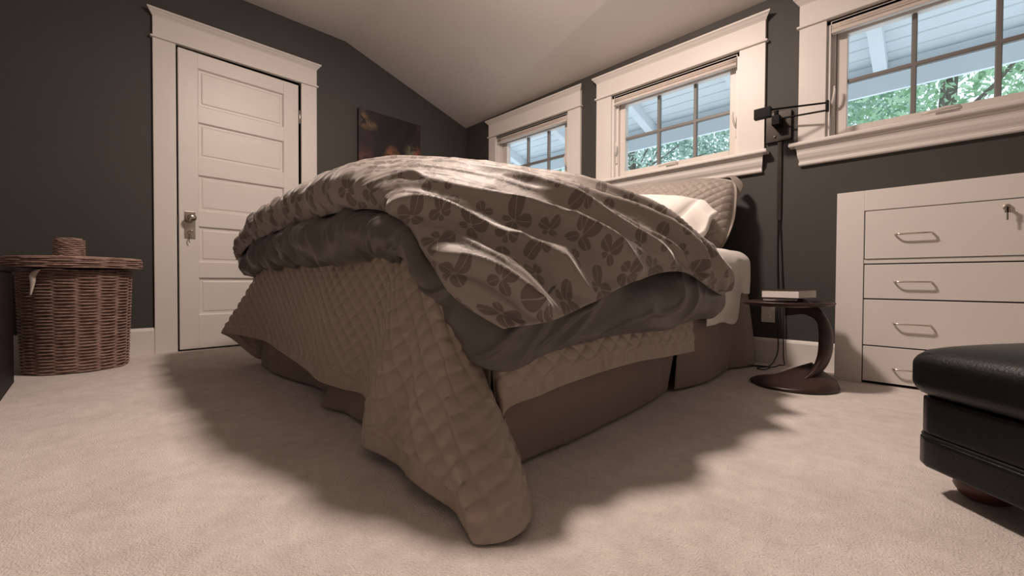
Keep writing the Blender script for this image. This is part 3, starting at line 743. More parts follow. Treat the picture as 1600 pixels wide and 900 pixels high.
# ---- duvet ---------------------------------------------------------
duvet = empty('duvet', (1.9, -1.4, 0.68), 'rumpled beige leaf print duvet with grey reverse heaped over the bed', 'duvet')
FR = [  # rows from the foot hem towards the head; each across from the left hem to the right hem
 (-2.245, [(.715, .600), (.735, .632), (.84, .668), (1.10, .692), (1.50, .712), (1.90, .722), (2.20, .722), (2.42, .700), (2.56, .640), (2.70, .520), (2.80, .435), (2.915, .376)],
          [0, 0, 0, -.012, -.02, -.02, -.012, -.005, .0, -.005, .0, .035]),
 (-2.262, [(.690, .605), (.705, .655), (.81, .720), (1.10, .765), (1.50, .792), (1.90, .800), (2.20, .790), (2.43, .740), (2.60, .650), (2.75, .530), (2.85, .445), (2.935, .380)],
          [.01, .0, 0, -.02, -.03, -.03, -.02, -.005, .01, .02, .03, .06]),
 (-2.150, [(.665, .575), (.675, .680), (.80, .785), (1.10, .860), (1.50, .898), (1.90, .915), (2.20, .896), (2.45, .818), (2.64, .705), (2.79, .580), (2.89, .480), (2.945, .385)],
          [0, 0, 0, 0, 0, 0, 0, 0, .0, .01, .02, .05]),
 (-1.930, [(.60, .520), (.62, .680), (.80, .815), (1.15, .920), (1.55, .968), (1.90, .985), (2.20, .955), (2.45, .880), (2.67, .765), (2.83, .640), (2.92, .540), (2.955, .425)], [0]*12),
 (-1.700, [(.56, .500), (.60, .680), (.82, .830), (1.18, .945), (1.58, 1.010), (1.90, 1.020), (2.20, .982), (2.46, .905), (2.69, .792), (2.85, .675), (2.95, .580), (2.965, .490)], [0]*12),
 (-1.430, [(.55, .500), (.60, .680), (.84, .840), (1.20, .965), (1.60, 1.040), (1.90, 1.046), (2.20, 1.000), (2.46, .920), (2.71, .808), (2.88, .695), (2.98, .595), (2.985, .520)], [0]*12),
 (-1.150, [(.55, .500), (.60, .680), (.84, .840), (1.20, .965), (1.60, 1.040), (1.92, 1.040), (2.22, .990), (2.48, .905), (2.71, .785), (2.90, .650), (3.00, .530), (2.985, .455)], [0]*12),
 (-0.960, [(.55, .500), (.60, .660), (.84, .810), (1.20, .930), (1.60, .995), (1.92, .990), (2.22, .940), (2.48, .852), (2.70, .738), (2.87, .608), (2.965, .500), (2.955, .430)], [0]*12),
 (-0.830, [(.57, .500), (.62, .640), (.84, .760), (1.20, .860), (1.60, .900), (1.92, .885), (2.22, .838), (2.46, .780), (2.67, .705), (2.81, .600), (2.895, .510), (2.89, .450)], [0]*12),
 (-0.775, [(.60, .500), (.64, .620), (.84, .690), (1.20, .740), (1.60, .750), (1.92, .740), (2.22, .725), (2.46, .710), (2.65, .685), (2.78, .610), (2.84, .530), (2.845, .470)], [0]*12),
]
def build_floral():
    P = np.array([[(x, y+dy, z) for (x, z), dy in zip(r, dys)] for y, r, dys in FR], float)
    V = hermite(P, 430)
    V = np.swapaxes(hermite(np.swapaxes(V, 0, 1), 620), 0, 1)
    uv = arc_uv(V); N = gnormals(V)
    if N[200, 300, 2] < 0: N = -N
    u, v = uv[..., 0], uv[..., 1]          # u foot->head, v left->right, metres
    X, Y, Z = V[..., 0], V[..., 1], V[..., 2]
    edge = np.minimum(np.minimum(sstep(0, .05, u), sstep(0, .05, u.max()-u)), np.minimum(sstep(0, .04, v), sstep(0, .04, v.max()-v)))
    side = sstep(2.25, 2.75, X)
    w1 = fbm(u*2.2, v*2.2, 21)*.22
    # big diagonal drag folds on the right side running down towards the head end
    c = (v*0.62-u*0.80); s_ = (v*0.80+u*0.62)
    f1 = ridge(c*4.6+w1*3.0, s_*0.85, 31)**2.6
    f2 = ridge(c*11.5+w1*5.0, s_*1.9, 35)**2.6
    ph = c*math.pi/0.165+1.5*fbm(u*1.6, v*1.6, 23)+.8*fbm(c*3, s_*2, 27)
    f0 = (1-np.abs(np.sin(ph)))**1.6*(.35+.9*vn(c*5, s_*2.6, 29))
    mid = sstep(0, .14, u)
    d = side*edge*(mid*0.060*(f0-.25)+0.022*(f1-.25)+0.016*mid*(f2-.3))
    # soft crumple on top
    top = 1-side
    a = ridge(c*7+w1*5, s_*1.6, 41)**2; b = ridge(c*17+w1*6, s_*3.6, 45)**2
    d += top*edge*(0.016*(a-.3)+0.009*(b-.3))
    d += edge*0.0024*(2*ridge(c*30+w1*10, s_*7, 51)-1)
    # gathers along the rolled foot edge
    foot = (1-sstep(.12, .34, u))
    d += foot*(1-side)*sstep(0, .03, u)*0.010*(2*ridge(v*15+u*7+w1*3, u*3, 61)-1)
    V = V+N*d[..., None]
    return grid_mesh('floral_cover', V, uv, M_FLORAL, duvet, 0.008)
build_floral()

GS = [  # grey reverse: puffy rim showing under the print; 5 profile points per station
 [(.80, -1.5, .70), (.66, -1.5, .64), (.62, -1.5, .56), (.66, -1.5, .49), (.75, -1.5, .47)],
 [(.82, -1.95, .69), (.68, -2.0, .63), (.65, -2.03, .57), (.70, -2.03, .51), (.80, -2.03, .50)],
 [(.85, -2.08, .68), (.745, -2.18, .635), (.735, -2.22, .59), (.77, -2.21, .545), (.86, -2.16, .535)],
 [(.95, -2.10, .70), (.93, -2.22, .655), (.93, -2.262, .60), (.94, -2.235, .555), (.96, -2.17, .545)],
 [(1.25, -2.10, .72), (1.25, -2.225, .690), (1.25, -2.275, .63), (1.25, -2.24, .570), (1.25, -2.165, .556)],
 [(1.65, -2.10, .74), (1.65, -2.23, .712), (1.65, -2.290, .645), (1.65, -2.25, .582), (1.65, -2.165, .563)],
 [(2.05, -2.10, .75), (2.05, -2.225, .722), (2.05, -2.292, .655), (2.05, -2.25, .590), (2.05, -2.165, .568)],
 [(2.35, -2.10, .73), (2.36, -2.22, .705), (2.37, -2.285, .645), (2.37, -2.25, .585), (2.37, -2.17, .565)],
 [(2.52, -2.10, .69), (2.55, -2.21, .650), (2.57, -2.265, .600), (2.565, -2.25, .560), (2.54, -2.19, .545)],
 [(2.61, -2.08, .65), (2.65, -2.20, .585), (2.675, -2.245, .510), (2.69, -2.245, .440), (2.71, -2.225, .370)],
 [(2.67, -2.05, .63), (2.75, -2.17, .545), (2.79, -2.225, .460), (2.815, -2.235, .380), (2.822, -2.225, .290)],
 [(2.72, -2.00, .62), (2.84, -2.12, .52), (2.888, -2.175, .440), (2.897, -2.195, .355), (2.885, -2.190, .270)],
 [(2.75, -1.92, .61), (2.875, -1.95, .52), (2.915, -1.99, .44), (2.915, -2.01, .36), (2.89, -2.01, .298)],
 [(2.76, -1.72, .61), (2.89, -1.73, .52), (2.930, -1.74, .43), (2.92, -1.75, .36), (2.89, -1.76, .318)],
 [(2.78, -1.42, .61), (2.905, -1.42, .53), (2.945, -1.43, .43), (2.935, -1.44, .36), (2.895, -1.45, .322)],
 [(2.80, -1.12, .58), (2.925, -1.12, .49), (2.968, -1.12, .42), (2.945, -1.13, .37), (2.89, -1.14, .335)],
 [(2.79, -.93, .55), (2.90, -.92, .47), (2.945, -.92, .435), (2.92, -.93, .39), (2.87, -.95, .362)],
 [(2.76, -.82, .53), (2.84, -.815, .475), (2.875, -.81, .45), (2.87, -.82, .42), (2.845, -.84, .40)],
]
def build_grey():
    P = np.array(GS, float)
    V = hermite(P, 1300)
    V = np.swapaxes(hermite(np.swapaxes(V, 0, 1), 130), 0, 1)
    uv = arc_uv(V); N = gnormals(V); u, v = uv[..., 0], uv[..., 1]
    if N[650, 65, 1] > 0: N = -N
    vm = v.max(); f = v/vm
    w1 = fbm(u*2.5, v*3, 71)*.2
    foot = 1-sstep(2.45, 2.7, V[..., 0]+0*u)
    env = sstep(0.02, .2, f)*(1-sstep(.86, 1.0, f)*.7)
    d = foot*env*(0.034*(ridge(u*7.5-v*5+w1*4, v*2.2, 73)**3-.25)+0.016*(ridge(u*15+v*9+w1*6, v*5, 75)**3-.25))
    d += (1-foot)*env*(0.045*(ridge(u*3.0+v*5.5+w1*3, v*2-u*.8, 77)**2.5-.35)+0.014*(ridge(u*8+v*6, v*3, 79)**2.5-.3))
    d += env*foot*(0.011*ridge(u*5.5-v*6.5+w1*5, v*1.5, 81)**9+0.010*ridge(u*6.5+v*5.0+w1*6, v*2, 83)**10)
    d += env*(1-foot)*0.012*ridge(u*4+v*6+w1*5, u*1.5-v, 85)**9
    V = V+N*d[..., None]
    return grid_mesh('grey_reverse', V, uv, M_GREY, duvet, 0.006)
o = build_grey(); o['label'] = 'plain dark grey reverse side'

# ---- white sheet at the head end
def build_sheet():
    prof = [(1.0, .672), (1.5, .676), (2.1, .676), (2.6, .672), (2.74, .664), (2.815, .640), (2.848, .59), (2.858, .50), (2.862, .40), (2.862, .285)]
    ys = [-0.905, -0.80, -0.65, -0.50, -0.40, -0.30, -0.22]
    rows = []
    for y in ys:
        k = sstep(-0.47, -0.40, np.array(y))
        r = []
        for x, z in prof:
            if x > 2.8:
                z2 = .66-(.66-z)*(1-.36*k); x2 = x-.012*k
                r.append((x2, y, z2))
            else: r.append((x, y, z))
        rows.append(r)
    V = hermite(np.array(rows), 190); V = np.swapaxes(hermite(np.swapaxes(V, 0, 1), 330), 0, 1)
    uv = arc_uv(V); N = gnormals(V); u, v = uv[..., 0], uv[..., 1]
    if N[90, 100, 2] < 0: N = -N
    sd = sstep(2.7, 2.82, V[..., 0])
    d = 0.005*fbm(u*4, v*4, 91)+0.005*(ridge(u*13+fbm(u*3, v*3, 5)*2, v*1.2, 93)**2-.3)*sstep(2.5, 2.75, V[..., 0])*(1-.6*sstep(.55, .35, V[..., 2]))
    d += sd*0.010*np.sin(u*15+1.0)*sstep(.62, .3, V[..., 2])
    V = V+N*d[..., None]
    return grid_mesh('sheet', V, uv, M_SHEET, None, 0.003)
tag(build_sheet(), 'white bed sheet hanging over the mattress side by the nightstand', 'sheet')

# ---- pillows
def pillow(name, W, H, T, Mx, m, quilted, flange, seed, label, cat, group=None, parent=None):
    n1, n2 = (220, 150) if quilted else (120, 90)
    u = np.linspace(-1, 1, n1)[:, None]*np.ones((1, n2)); v = np.linspace(-1, 1, n2)[None, :]*np.ones((n1, 1))
    hu, hv = W/2, H/2
    fu = (hu-flange)/hu; fv = (hv-flange)/hv if flange and quilted else 1.0
    uu = np.clip(np.abs(u)/fu, 0, 1); vv = np.clip(np.abs(v)/fv, 0, 1)
    prof = (np.clip(1-uu**(2.6 if quilted else 3.0), 0, 1)**.5)*(np.clip(1-vv**2.2, 0, 1)**.5)
    # sides pull in a little between the corners
    if quilted: x = u*hu*(1-.10*v**4); y = v*hv*(1-.15*u**4)
    else: x = u*hu*(1-.045*(1-v**2)); y = v*hv*(1-.06*(1-u**2))
    g = np.random.default_rng(seed)
    z = T/2*prof
    wr = 0.010*fbm(x*5+seed, y*5, seed)+0.007*(ridge(x*9+seed, y*9, seed+3)**2-.3)
    if quilted:
        q = np.abs(np.sin((x/.058+y/.05)*math.pi)*np.sin((x/.058-y/.05)*math.pi))**.42*0.009
    else: q = 0
    e = sstep(0, .12, prof)
    zt_ = z+e*(wr+q)+.004; zb_ = -z+e*wr*.5-.004
    if flange and not quilted:     # open hem of the pillow case: flops and waves
        k = sstep(fu-.03, 1.0, u)
        wave = k*0.022*(2*ridge(v*1.7+.35, u*.8, 3)-1)+k*0.008*np.sin(v*9)-k*k*.03
        zt_ = zt_+wave+k*.012; zb_ = zb_+wave-k*.012
    else:
        k = sstep(min(fu, .97), 1.0, np.abs(u)); wave = k*.012*np.sin(v*5+seed); zt_ = zt_+wave; zb_ = zb_+wave
    top = np.stack([x, y, zt_], -1); bot = np.stack([x, y, zb_], -1)
    Mx = np.array(Mx)
    def tr(A): return A@Mx[:3, :3].T+Mx[:3, 3]
    A, B = tr(top), tr(bot)
    if flange and not quilted:
        A[..., 2] -= .065*k**1.6; B[..., 2] -= .065*k**1.6
    V = np.concatenate([A.reshape(-1, 3), B.reshape(-1, 3)])
    idx = np.arange(n1*n2).reshape(n1, n2)
    f1 = np.stack([idx[:-1, :-1], idx[1:, :-1], idx[1:, 1:], idx[:-1, 1:]], -1).reshape(-1, 4)
    f2 = f1[:, ::-1]+n1*n2
    loop = np.concatenate([idx[:, 0], idx[-1, 1:], idx[-2::-1, -1], idx[0, -2:0:-1]])
    nx = np.roll(loop, -1); f3 = np.stack([nx, loop, loop+n1*n2, nx+n1*n2], -1)
    F = np.concatenate([f1, f2, f3])
    me = bpy.data.meshes.new(name)
    me.from_pydata(V.tolist(), [], F.tolist()); me.shade_smooth(); me.materials.append(m)
    o = bpy.data.objects.new(name, me); C.objects.link(o)
    return tag(o, label, cat, group)
def frame(loc, rx, rz, ry=0):
    return Matrix.Translation(loc) @ Matrix.Rotation(R(rz), 4, 'Z') @ Matrix.Rotation(R(rx), 4, 'X') @ Matrix.Rotation(R(ry), 4, 'Z')
pillow('pillow_sham', 0.885, 0.51, 0.27, frame((2.325, -0.215, 0.905), 74, 0, -4), M_SHAM, True, 0.016, 5, 'taupe diamond quilted sham nearest the nightstand, behind the white pillow', 'pillow', 'quilted shams against the wall')
pillow('pillow_sham', 0.885, 0.51, 0.26, frame((1.39, -0.215, 0.90), 74, 0, 0), M_SHAM, True, 0.016, 6, 'taupe diamond quilted sham on the far side, mostly behind the duvet', 'pillow', 'quilted shams against the wall')
def sham_flange(sh):
    # soft flange along the nearer short side, flopping back towards the wall
    P = np.array([[(2.690, -.135, 1.128), (2.725, -.110, 1.128), (2.745, -.098, 1.112)],
                  [(2.722, -.150, 1.105), (2.757, -.122, 1.092), (2.776, -.110, 1.068)],
                  [(2.735, -.165, 1.065), (2.762, -.145, 1.045), (2.774, -.135, 1.022)],
                  [(2.738, -.190, 1.005), (2.753, -.178, .990), (2.758, -.172, .975)],
                  [(2.732, -.215, .945), (2.737, -.210, .940), (2.739, -.208, .935)]])
    V = hermite(P, 40); V = np.swapaxes(hermite(np.swapaxes(V, 0, 1), 12), 0, 1)
    grid_mesh('flange', V, arc_uv(V), M_SHAM, sh, 0.004)
sham_flange(bpy.data.objects['pillow_sham'])
pillow('pillow', 0.86, 0.50, 0.24, frame((2.255, -0.49, 0.85), 42, -2, -14), M_SHEET, False, 0.11, 9, 'white pillow with open creased case end leaning on the quilted sham', 'pillow')

# ================================================================== DRESSER
DXL, DXR, DF = 3.243, 4.95, -0.22
ds = empty('dresser', (4.1, DF/2, 0), 'white built in dresser with metal pulls against the window wall', 'dresser')
DT = 0.930
bm = bmesh.new()
add_box(bm, DXL, 3.350, DF, DF+.02, 0, DT, bev=.0015, seg=1); add_box(bm, DXR-.107, DXR, DF, DF+.02, 0, DT, bev=.0015, seg=1)
add_box(bm, 3.350, DXR-.107, DF, DF+.02, 0.832, DT, bev=.0015, seg=1)
add_box(bm, 3.350, DXR-.107, DF+.004, DF+.02, 0.578, 0.598, bev=.0015, seg=1)
obj('face_frame', bm, M_CAB, ds)
bm = bmesh.new(); add_box(bm, DXL+.001, DXL+.02, DF+.02, 0.0, 0, DT); add_box(bm, DXR-.02, DXR-.001, DF+.02, 0, 0, DT); add_box(bm, DXL+.001, DXR-.001, DF+.02, 0, DT-.02, DT-.001)
obj('carcass', bm, M_CAB, ds)
bm = bmesh.new(); add_box(bm, 3.345, DXR-.10, DF+.021, DF+.024, 0, .84); obj('recess_shade', bm, M_GAPSHADE, ds)  # dark sheet, its colour paints the shade between the drawers
for (z0, z1), lk in (((.600, .828), True), ((.411, .572), False), ((.187, .405), False), ((.014, .181), False)):
    dr = box('drawer', M_CAB, ds, 3.354, DXR-.111, DF-.002, DF+.018, z0, z1, bev=.0015, seg=1)
    zc = {0.600: .709, .411: .490, .187: .296, .014: .086}[z0]
    for hx in (3.525, 4.62):
        bm = bmesh.new()
        add_tube(bm, [(hx-.062, DF-.002, zc), (hx-.062, DF-.016, zc), (hx-.057, DF-.027, zc), (hx-.045, DF-.031, zc), (hx+.045, DF-.031, zc), (hx+.057, DF-.027, zc), (hx+.062, DF-.016, zc), (hx+.062, DF-.002, zc)], 0.0042, 10)
        obj('handle', bm, M_METAL, dr, smooth=True)
    if lk:
        lx, lz = 3.802, .796
        bm = bmesh.new(); add_tube(bm, [(lx, DF-.001, lz), (lx, DF-.010, lz), (lx, DF-.012, lz)], [.013, .013, .010], 16); obj('lock', bm, M_METAL, dr, smooth=False)
        bm = bmesh.new(); add_box(bm, lx-.006, lx+.006, DF-.032, DF-.012, lz-.0015, lz+.0015)
        add_box(bm, lx-.003, lx+.003, DF-.034, DF-.030, lz-.055, lz, bev=.001); add_box(bm, lx-.008, lx+.008, DF-.034, DF-.031, lz-.025, lz+.004, bev=.001)
        obj('key', bm, M_OLDMETAL, dr)

# ================================================================== OTTOMAN (turned 45 degrees)
ot_a = Vector((3.57, -1.492, 0)); e1 = Vector((math.sin(R(45)), -math.cos(R(45)), 0)); e2 = Vector((math.sin(R(45)), math.cos(R(45)), 0))
SW, SD = 0.62, 0.72
ot = empty('ottoman', (ot_a.x+.3, ot_a.y, 0), 'black leather ottoman with bun feet at the right edge', 'ottoman')
def ot_pad(name, z0, z1, grow, rnd, m, dome=0.0, parent=ot, n=10):
    """soft box in the ottoman's own frame"""
    bm = bmesh.new(); add_box(bm, -grow, SW+grow, -grow, SD+grow, z0, z1)
    bmesh.ops.subdivide_edges(bm, edges=bm.edges, cuts=n, use_grid_fill=True)
    cx, cy, cz = SW/2, SD/2, (z0+z1)/2; hx, hy, hz = SW/2+grow, SD/2+grow, (z1-z0)/2
    for v in bm.verts:
        p = Vector((v.co.x-cx, v.co.y-cy, v.co.z-cz))
        q = Vector([max(-h+rr, min(h-rr, c)) for c, h, rr in zip(p, (hx, hy, hz), (rnd[0], rnd[0], rnd[1]))])
        dlt = p-q
        sc = Vector((dlt.x/rnd[0], dlt.y/rnd[0], dlt.z/rnd[1])); l = sc.length
        if l > 1e-6:
            mx_ = max(abs(sc.x), abs(sc.y), abs(sc.z)); sc = sc/l*mx_
            p = q+Vector((sc.x*rnd[0], sc.y*rnd[0], sc.z*rnd[1]))
        fx, fy = p.x/hx, p.y/hy
        if p.z > 0: p.z += dome*(1-min(1, fx*fx))**.7*(1-min(1, fy*fy))**.7
        v.co = p+Vector((cx, cy, cz))
    for v in bm.verts:
        c = v.co.copy(); v.co = ot_a+e1*c.x+e2*c.y+Vector((0, 0, c.z))
    return obj(name, bm, m, parent, smooth=True)
ot_pad('lower_base', 0.058, 0.1355, 0.0, (0.050, 0.008), M_LEATHER, n=14)
ot_pad('upper_base', 0.1315, 0.228, -0.003, (0.050, 0.008), M_LEATHER, n=14)
ot_pad('cushion', 0.218, 0.332, 0.014, (0.060, 0.040), M_LEATHER, dome=0.042, n=20)
for nm, zz, grow, rr, rad in (('cushion_welt', 0.322, -0.006, .045, .0040), ('base_welt', 0.1335, -0.004, .048, .0035)):
    bm = bmesh.new(); pts = []
    for (sx, sy, a0) in ((1, 1, 0), (0, 1, 90), (0, 0, 180), (1, 0, 270)):
        cx = SW+grow-rr if sx else rr-grow; cy = SD+grow-rr if sy else rr-grow
        for k in range(7):
            a = R(a0+15*k); pts.append(ot_a+e1*(cx+rr*math.cos(a))+e2*(cy+rr*math.sin(a))+Vector((0, 0, zz)))
    add_tube(bm, pts, rad, 8, closed=True); obj(nm, bm, M_LEATHER, ot, smooth=True)
for a, b in ((.07, .11), (SW-.07, .11), (.07, SD-.08), (SW-.07, SD-.08)):
    p = ot_a+e1*a+e2*b
    bm = bmesh.new(); add_lathe(bm, [(0, 0), (.030, 0), (.043, .008), (.052, .025), (.050, .045), (.040, .062), (.034, .068), (0, .068)], 24, p.x, p.y)
    obj('foot', bm, M_WOODBUN, ot, smooth=True)

# ================================================================== NIGHTSTAND, BOOKS
TX, TY = 3.092, -0.50
ns = empty('side_table', (TX, TY, 0), 'dark sculpted wood side table with curved stem beside the bed', 'side table')
bm = bmesh.new(); add_lathe(bm, [(0, .372), (.05, .370), (.12, .370), (.17, .376), (.190, .384), (.194, .390), (.190, .395), (.180, .394), (.165, .388), (.08, .386), (0, .386)], 48, TX, TY)
obj('top', bm, M_WOODDARK, ns, smooth=True)
cp = hermite(np.array([(3.09, -.500, .3735), (3.175, -.500, .366), (3.228, -.500, .325), (3.248, -.503, .270), (3.252, -.508, .210), (3.247, -.513, .150), (3.228, -.520, .095), (3.19, -.527, .050), (3.14, -.532, .022)]), 40)
rd = hermite(np.array([(.055, .008, 0), (.042, .014, 0), (.030, .020, 0), (.025, .026, 0), (.025, .030, 0), (.027, .034, 0), (.030, .045, 0), (.026, .07, 0), (.010, .10, 0)], float), 40)
bm = bmesh.new()
rings = []
for i, p in enumerate(cp):
    tg = Vector(cp[min(i+1, 39)]-cp[max(i-1, 0)]).normalized(); n1 = Vector((0, 1, 0)); n2 = tg.cross(n1).normalized()
    a, b = max(rd[i][0], .008), max(rd[i][1], .008)
    rings.append([bm.verts.new(Vector(p)+n2*(a*math.cos(t_))*.9+n1*(b*math.sin(t_))) for t_ in np.linspace(0, 2*math.pi, 25)[:-1]])
for A_, B_ in zip(rings, rings[1:]):
    for j in range(24): bm.faces.new((A_[j], A_[(j+1) % 24], B_[(j+1) % 24], B_[j]))
bm.faces.new(rings[0][::-1]); bm.faces.new(rings[-1])
obj('stem', bm, M_WOODDARK, ns, smooth=True)
bm = bmesh.new(); add_lathe(bm, [(0, 0), (.165, 0), (.176, .005), (.178, .010), (.165, .017), (.12, .026), (.07, .036), (.03, .044), (0, .046)], 48, 3.132, -.528)
for v in bm.verts:       # the foot rises towards the stem
    f = max(0, 1-((v.co.x-3.205)**2+(v.co.y+.522)**2)**.5/.19); v.co.z += f**1.7*.085*(v.co.z > .012)
obj('base', bm, M_WOODDARK, ns, smooth=True)

def book(loc, W, D, H, rz, cover, label):
    o = empty('book', loc, label, 'book', 'books stacked on the side table'); o.rotation_euler = (0, 0, R(rz))
    def part(name, m, bm, **k):
        p = obj(name, bm, m, None, **k); p.parent = o; p.location = (0, 0, 0); return p
    bm = bmesh.new(); add_box(bm, -W, -0.004, 0.003, D-.003, 0.0025, H-.0025); part('pages', M_SHEET, bm)
    bm = bmesh.new(); add_box(bm, -W-.001, .002, 0, D, 0, .0025); add_box(bm, -W-.001, .002, 0, D, H-.0025, H); add_box(bm, -W-.004, -W-.001, 0, D, 0, H, bev=.001)
    part('cover', cover, bm)
    return o
TZ = .3985
book((3.145, -.52, TZ-.003), .145, .15, .014, 6, M_BOOKCOVER2, 'thin dark book lying under the thick one on the side table')
book((3.156, -.552, TZ+.0115), .166, .20, .040, -10, M_BOOKCOVER, 'thick book with cream pages on top of the side table stack')

# ================================================================== OUTLET, LAMP, CORDS
t = empty('outlet', (2.888, 0, .31), 'white double wall outlet under the side table', 'outlet')
box('plate', M_OUTLET, t, 2.853, 2.925, -.006, 0, .247, .373, bev=.0025)
for z in (.286, .334):
    bm = bmesh.new(); add_tube(bm, [(2.889, -.005, z), (2.889, -.008, z)], [(.0175, .0165), (.016, .015)], 20); s = obj('socket', bm, M_OUTLET, t)
    bm = bmesh.new()
    for dx in (-.006, .006): add_box(bm, 2.889+dx-.001, 2.889+dx+.001, -.0085, -.0075, z-.001, z+.007)
    add_tube(bm, [(2.889, -.0075, z-.008), (2.889, -.0085, z-.008)], .002, 8)
    obj('slots', bm, M_GREYPLATE, s)

lm = empty('swing_arm_lamp', (2.94, 0, 1.4), 'black swing arm wall lamp between the two nearer windows', 'wall lamp')
box('wall_plate', M_PLATE, lm, 2.868, 2.998, -.022, 0, 1.308, 1.478, bev=.003)
hb = (2.935, -.075, 1.435)
bm = bmesh.new(); add_box(bm, hb[0]-.02, hb[0]+.02, -.095, -.02, 1.385, 1.440, bev=.003); add_tube(bm, [(hb[0], -.075, 1.38), (hb[0], -.075, 1.468)], .012, 12)
obj('pivot', bm, M_BLACKMETAL, lm, auto=40)
bm = bmesh.new(); add_tube(bm, [(2.915, -.0215, 1.338), (2.915, -.030, 1.338)], [.007, .005], 12); obj('switch_knob', bm, M_METAL, lm, auto=40)
H1 = (3.178, -.105, 1.418)
bm = bmesh.new(); add_tube(bm, [(hb[0], -.075, 1.421), (H1[0], H1[1], 1.396)], .005, 10); obj('lower_arm', bm, M_BLACKMETAL, lm, auto=40)
bm = bmesh.new(); add_box(bm, H1[0]-.007, H1[0]+.007, H1[1]-.009, H1[1]+.009, 1.388, 1.448, bev=.003); obj('elbow', bm, M_BLACKMETAL, lm, auto=40)
bm = bmesh.new(); add_tube(bm, [(H1[0], H1[1], 1.436), (2.985, -.19, 1.436), (2.92, -.215, 1.436)], [.005, .005, .006], 10); obj('upper_arm', bm, M_BLACKMETAL, lm, auto=40)
bm = bmesh.new(); add_box(bm, 2.862, 2.945, -.234, -.200, 1.394, 1.450, bev=.003)
obj('head', bm, M_BLACKMETAL, lm, auto=40)
bm = bmesh.new(); add_box(bm, 2.929, 2.951, -.014, 0, .850, 1.307, bev=.002)
tag(obj('cord_cover', bm, M_PLATE, auto=40), 'dark vertical cord cover on the wall below the swing arm lamp', 'cord cover')
def cord(pts, label, r=.0032):
    bm = bmesh.new(); add_tube(bm, [tuple(p) for p in hermite(np.array(pts, float), 110)], r, 7)
    return tag(obj('cord', bm, M_CORD, smooth=True), label, 'cord', 'lamp cords by the side table')
cord([(2.936, -.012, .86), (2.934, -.008, .70), (2.938, -.010, .50), (2.945, -.022, .30), (2.950, -.030, .17), (2.948, -.05, .06), (2.93, -.10, .008), (2.85, -.20, .006), (2.82, -.24, .006), (2.78, -.22, .006)], 'black cord hanging straight from the cover and running under the bed')
cord([(2.944, -.012, .86), (2.952, -.008, .72), (2.962, -.010, .50), (2.972, -.022, .30), (2.976, -.030, .17), (2.985, -.06, .05), (3.0, -.11, .02), (2.985, -.15, .022), (2.96, -.14, .008), (2.92, -.16, .005), (2.90, -.24, .005), (2.935, -.26, .006), (2.95, -.19, .012), (2.90, -.16, .008), (2.84, -.18, .006)], 'black cord bowing right of the straight one and looped on the carpet')

# ================================================================== HAMPER AND CHEST
HX, HY = 0.30, -2.928
hp = empty('wicker_hamper', (HX, HY, 0), 'reddish brown round wicker hamper with lid left of the door', 'hamper')
NW = 8
def weave(rows, n=128, sides=6, off_y=0.0):
    """rows: list of (radius, z, tube radius, phase, amplitude)"""
    Vs, Fs, off = [], [], 0
    th = np.linspace(0, 2*math.pi, n+1)[:-1]; ph = np.linspace(0, 2*math.pi, sides+1)[:-1]
    for (r, z, tr_, p, am) in rows:
        rr = r+am*np.tanh(2.2*np.sin(NW*th+p)); cy_ = HY if r > .0795 or off_y == 0 else HY+off_y; zz = z+.0012*np.sin(5*th+z*90)
        ring_r = rr[:, None]+tr_*np.cos(ph)[None]; ring_z = zz[:, None]+tr_*.8*np.sin(ph)[None]
        V = np.stack([HX+ring_r*np.cos(th)[:, None], cy_+ring_r*np.sin(th)[:, None], ring_z], -1).reshape(-1, 3)
        i = np.arange(n)[:, None]; j = np.arange(sides)[None]
        a = i*sides+j; b = ((i+1) % n)*sides+j; c = ((i+1) % n)*sides+(j+1) % sides; d_ = i*sides+(j+1) % sides
        Vs.append(V); Fs.append(np.stack(np.broadcast_arrays(a, b, c, d_), -1).reshape(-1, 4)+off); off += len(V)
    return np.concatenate(Vs), np.concatenate(Fs)
def weave_obj(name, rows, parent, m=M_WICKER, off_y=0.0):
    V, F = weave(rows, off_y=off_y); me = bpy.data.meshes.new(name); me.from_pydata(V.tolist(), [], F.tolist()); me.shade_smooth(); me.materials.append(m)
    o = bpy.data.objects.new(name, me); C.objects.link(o); o.parent = parent; o.location = -abs_loc(parent); o['kind'] = 'stuff'
    return o
rows = []
nrow = 64
for k in range(nrow):
    z = .008+k*(.530/nrow); r = .202+.018*(z/.54)
    rows.append((r, z, .0051, math.pi*(k % 2), .0042))
weave_obj('woven_body', rows, hp)
for k in range(NW*2):
    a = (k+.5)*math.pi/NW*1.0-math.pi/(NW*2)
    bm = bmesh.new(); add_tube(bm, [(HX+(.199+.018*f)*math.cos(a), HY+(.199+.018*f)*math.sin(a), .004+.53*f) for f in (0, .5, 1)], .0055, 6)
    obj('stake', bm, M_WICKERDK, hp, smooth=True)
bm = bmesh.new(); add_lathe(bm, [(0, .006), (.19, .006), (.196, .02), (.212, .53)], 48, HX, HY); obj('lining', bm, M_WICKERDK, hp, smooth=True)
rows = [(.265-.001*abs(k-2), .546+k*.0105, .0062, math.pi*(k % 2), .0035) for k in range(5)]
lid = weave_obj('lid', rows+[(r, .594+.012*(1-r/.26), .0060, math.pi*(i % 2), .0015) for i, r in enumerate(np.arange(.02, .262, .0105))], hp)
bm = bmesh.new(); add_lathe(bm, [(0, .598), (.255, .586), (.262, .575), (.258, .545), (.215, .540), (0, .540)], 48, HX, HY); obj('lid_core', bm, M_WICKERDK, lid, smooth=True)
def hrow(z, k):
    return (.056, z, .0055, math.pi*(k % 2), .002)
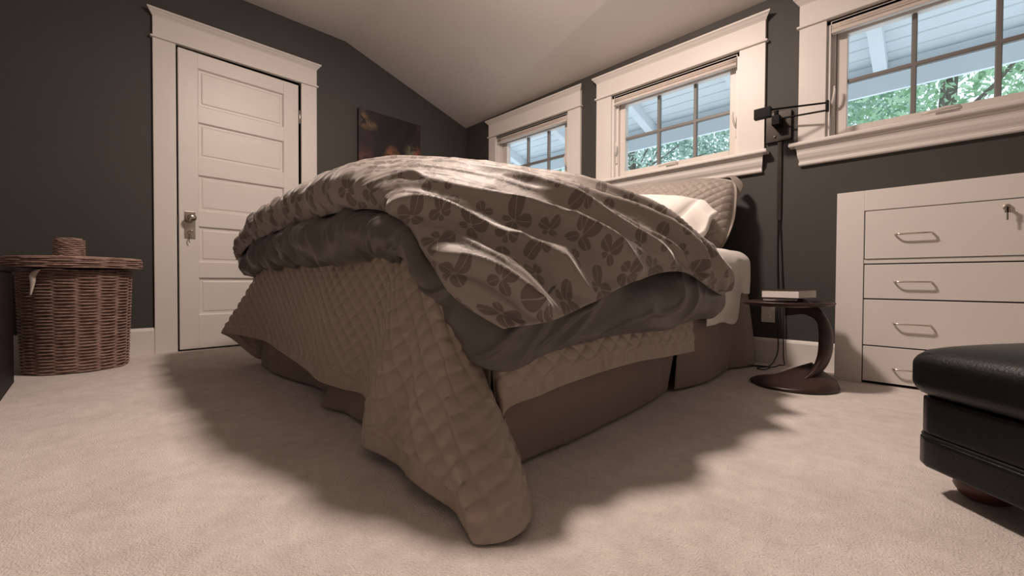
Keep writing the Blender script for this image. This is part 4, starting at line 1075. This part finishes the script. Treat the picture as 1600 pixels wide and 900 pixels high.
weave_obj('lid_handle', [hrow(.606+.0095*k, k) for k in range(10)]+[(r, .700, .0055, math.pi*(i % 2), .001) for i, r in enumerate(np.arange(.008, .055, .0095))], lid, off_y=-.028)
# white liner strap hanging out under the lid
sp_ = np.array([(.522, -2.975, .534), (.518, -3.02, .533), (.508, -3.058, .529), (.497, -3.076, .505), (.492, -3.078, .465), (.488, -3.086, .405)])
pl = hermite(sp_, 40); bm = bmesh.new(); prev = None
wid = np.interp(np.linspace(0, 1, 40), [0, .3, .5, .75, 1], [.006, .011, .014, .008, .003])
for p, w_ in zip(pl, wid):
    cur = [bm.verts.new((p[0]+o_, p[1]-w_, p[2]-w_*.3)) for o_ in (0, .004)]+[bm.verts.new((p[0]+o_, p[1]+w_, p[2]+w_*.3)) for o_ in (.004, 0)]
    if prev:
        for j in range(4): bm.faces.new((prev[j], prev[(j+1) % 4], cur[(j+1) % 4], cur[j]))
    else: bm.faces.new(cur[::-1])
    prev = cur
bm.faces.new(prev)
obj('liner_strap', bm, M_STRAP, hp, smooth=True, label='pale cotton liner strap')

ch = empty('low_chest', (1.1, -3.4, 0), 'low black brown chest at the left edge beside the hamper', 'chest')
bm = bmesh.new(); add_box(bm, .575, 1.70, -3.60, -3.135, .0, .515, bev=.003); obj('carcass', bm, M_CHEST, ch, auto=40)
bm = bmesh.new(); add_box(bm, .565, 1.71, -3.61, -3.128, .516, .54, bev=.004); obj('top', bm, M_CHEST, ch, auto=40)
for a, b in ((.60, 1.13), (1.145, 1.675)):
    for z0, z1 in ((.05, .26), (.275, .49)):
        dr = box('drawer', M_CHEST, ch, a, b, -3.612, -3.60, z0, z1, bev=.002)
        bm = bmesh.new(); add_lathe(bm, [(0, 0), (.006, 0), (.006, .012), (.013, .018), (.012, .026), (0, .028)], 14)
        bmesh.ops.rotate(bm, verts=bm.verts, cent=(0, 0, 0), matrix=Matrix.Rotation(R(90), 3, 'X'))
        bmesh.ops.translate(bm, verts=bm.verts, vec=((a+b)/2, -3.612, (z0+z1)/2)); obj('knob', bm, M_METAL, dr, smooth=True)
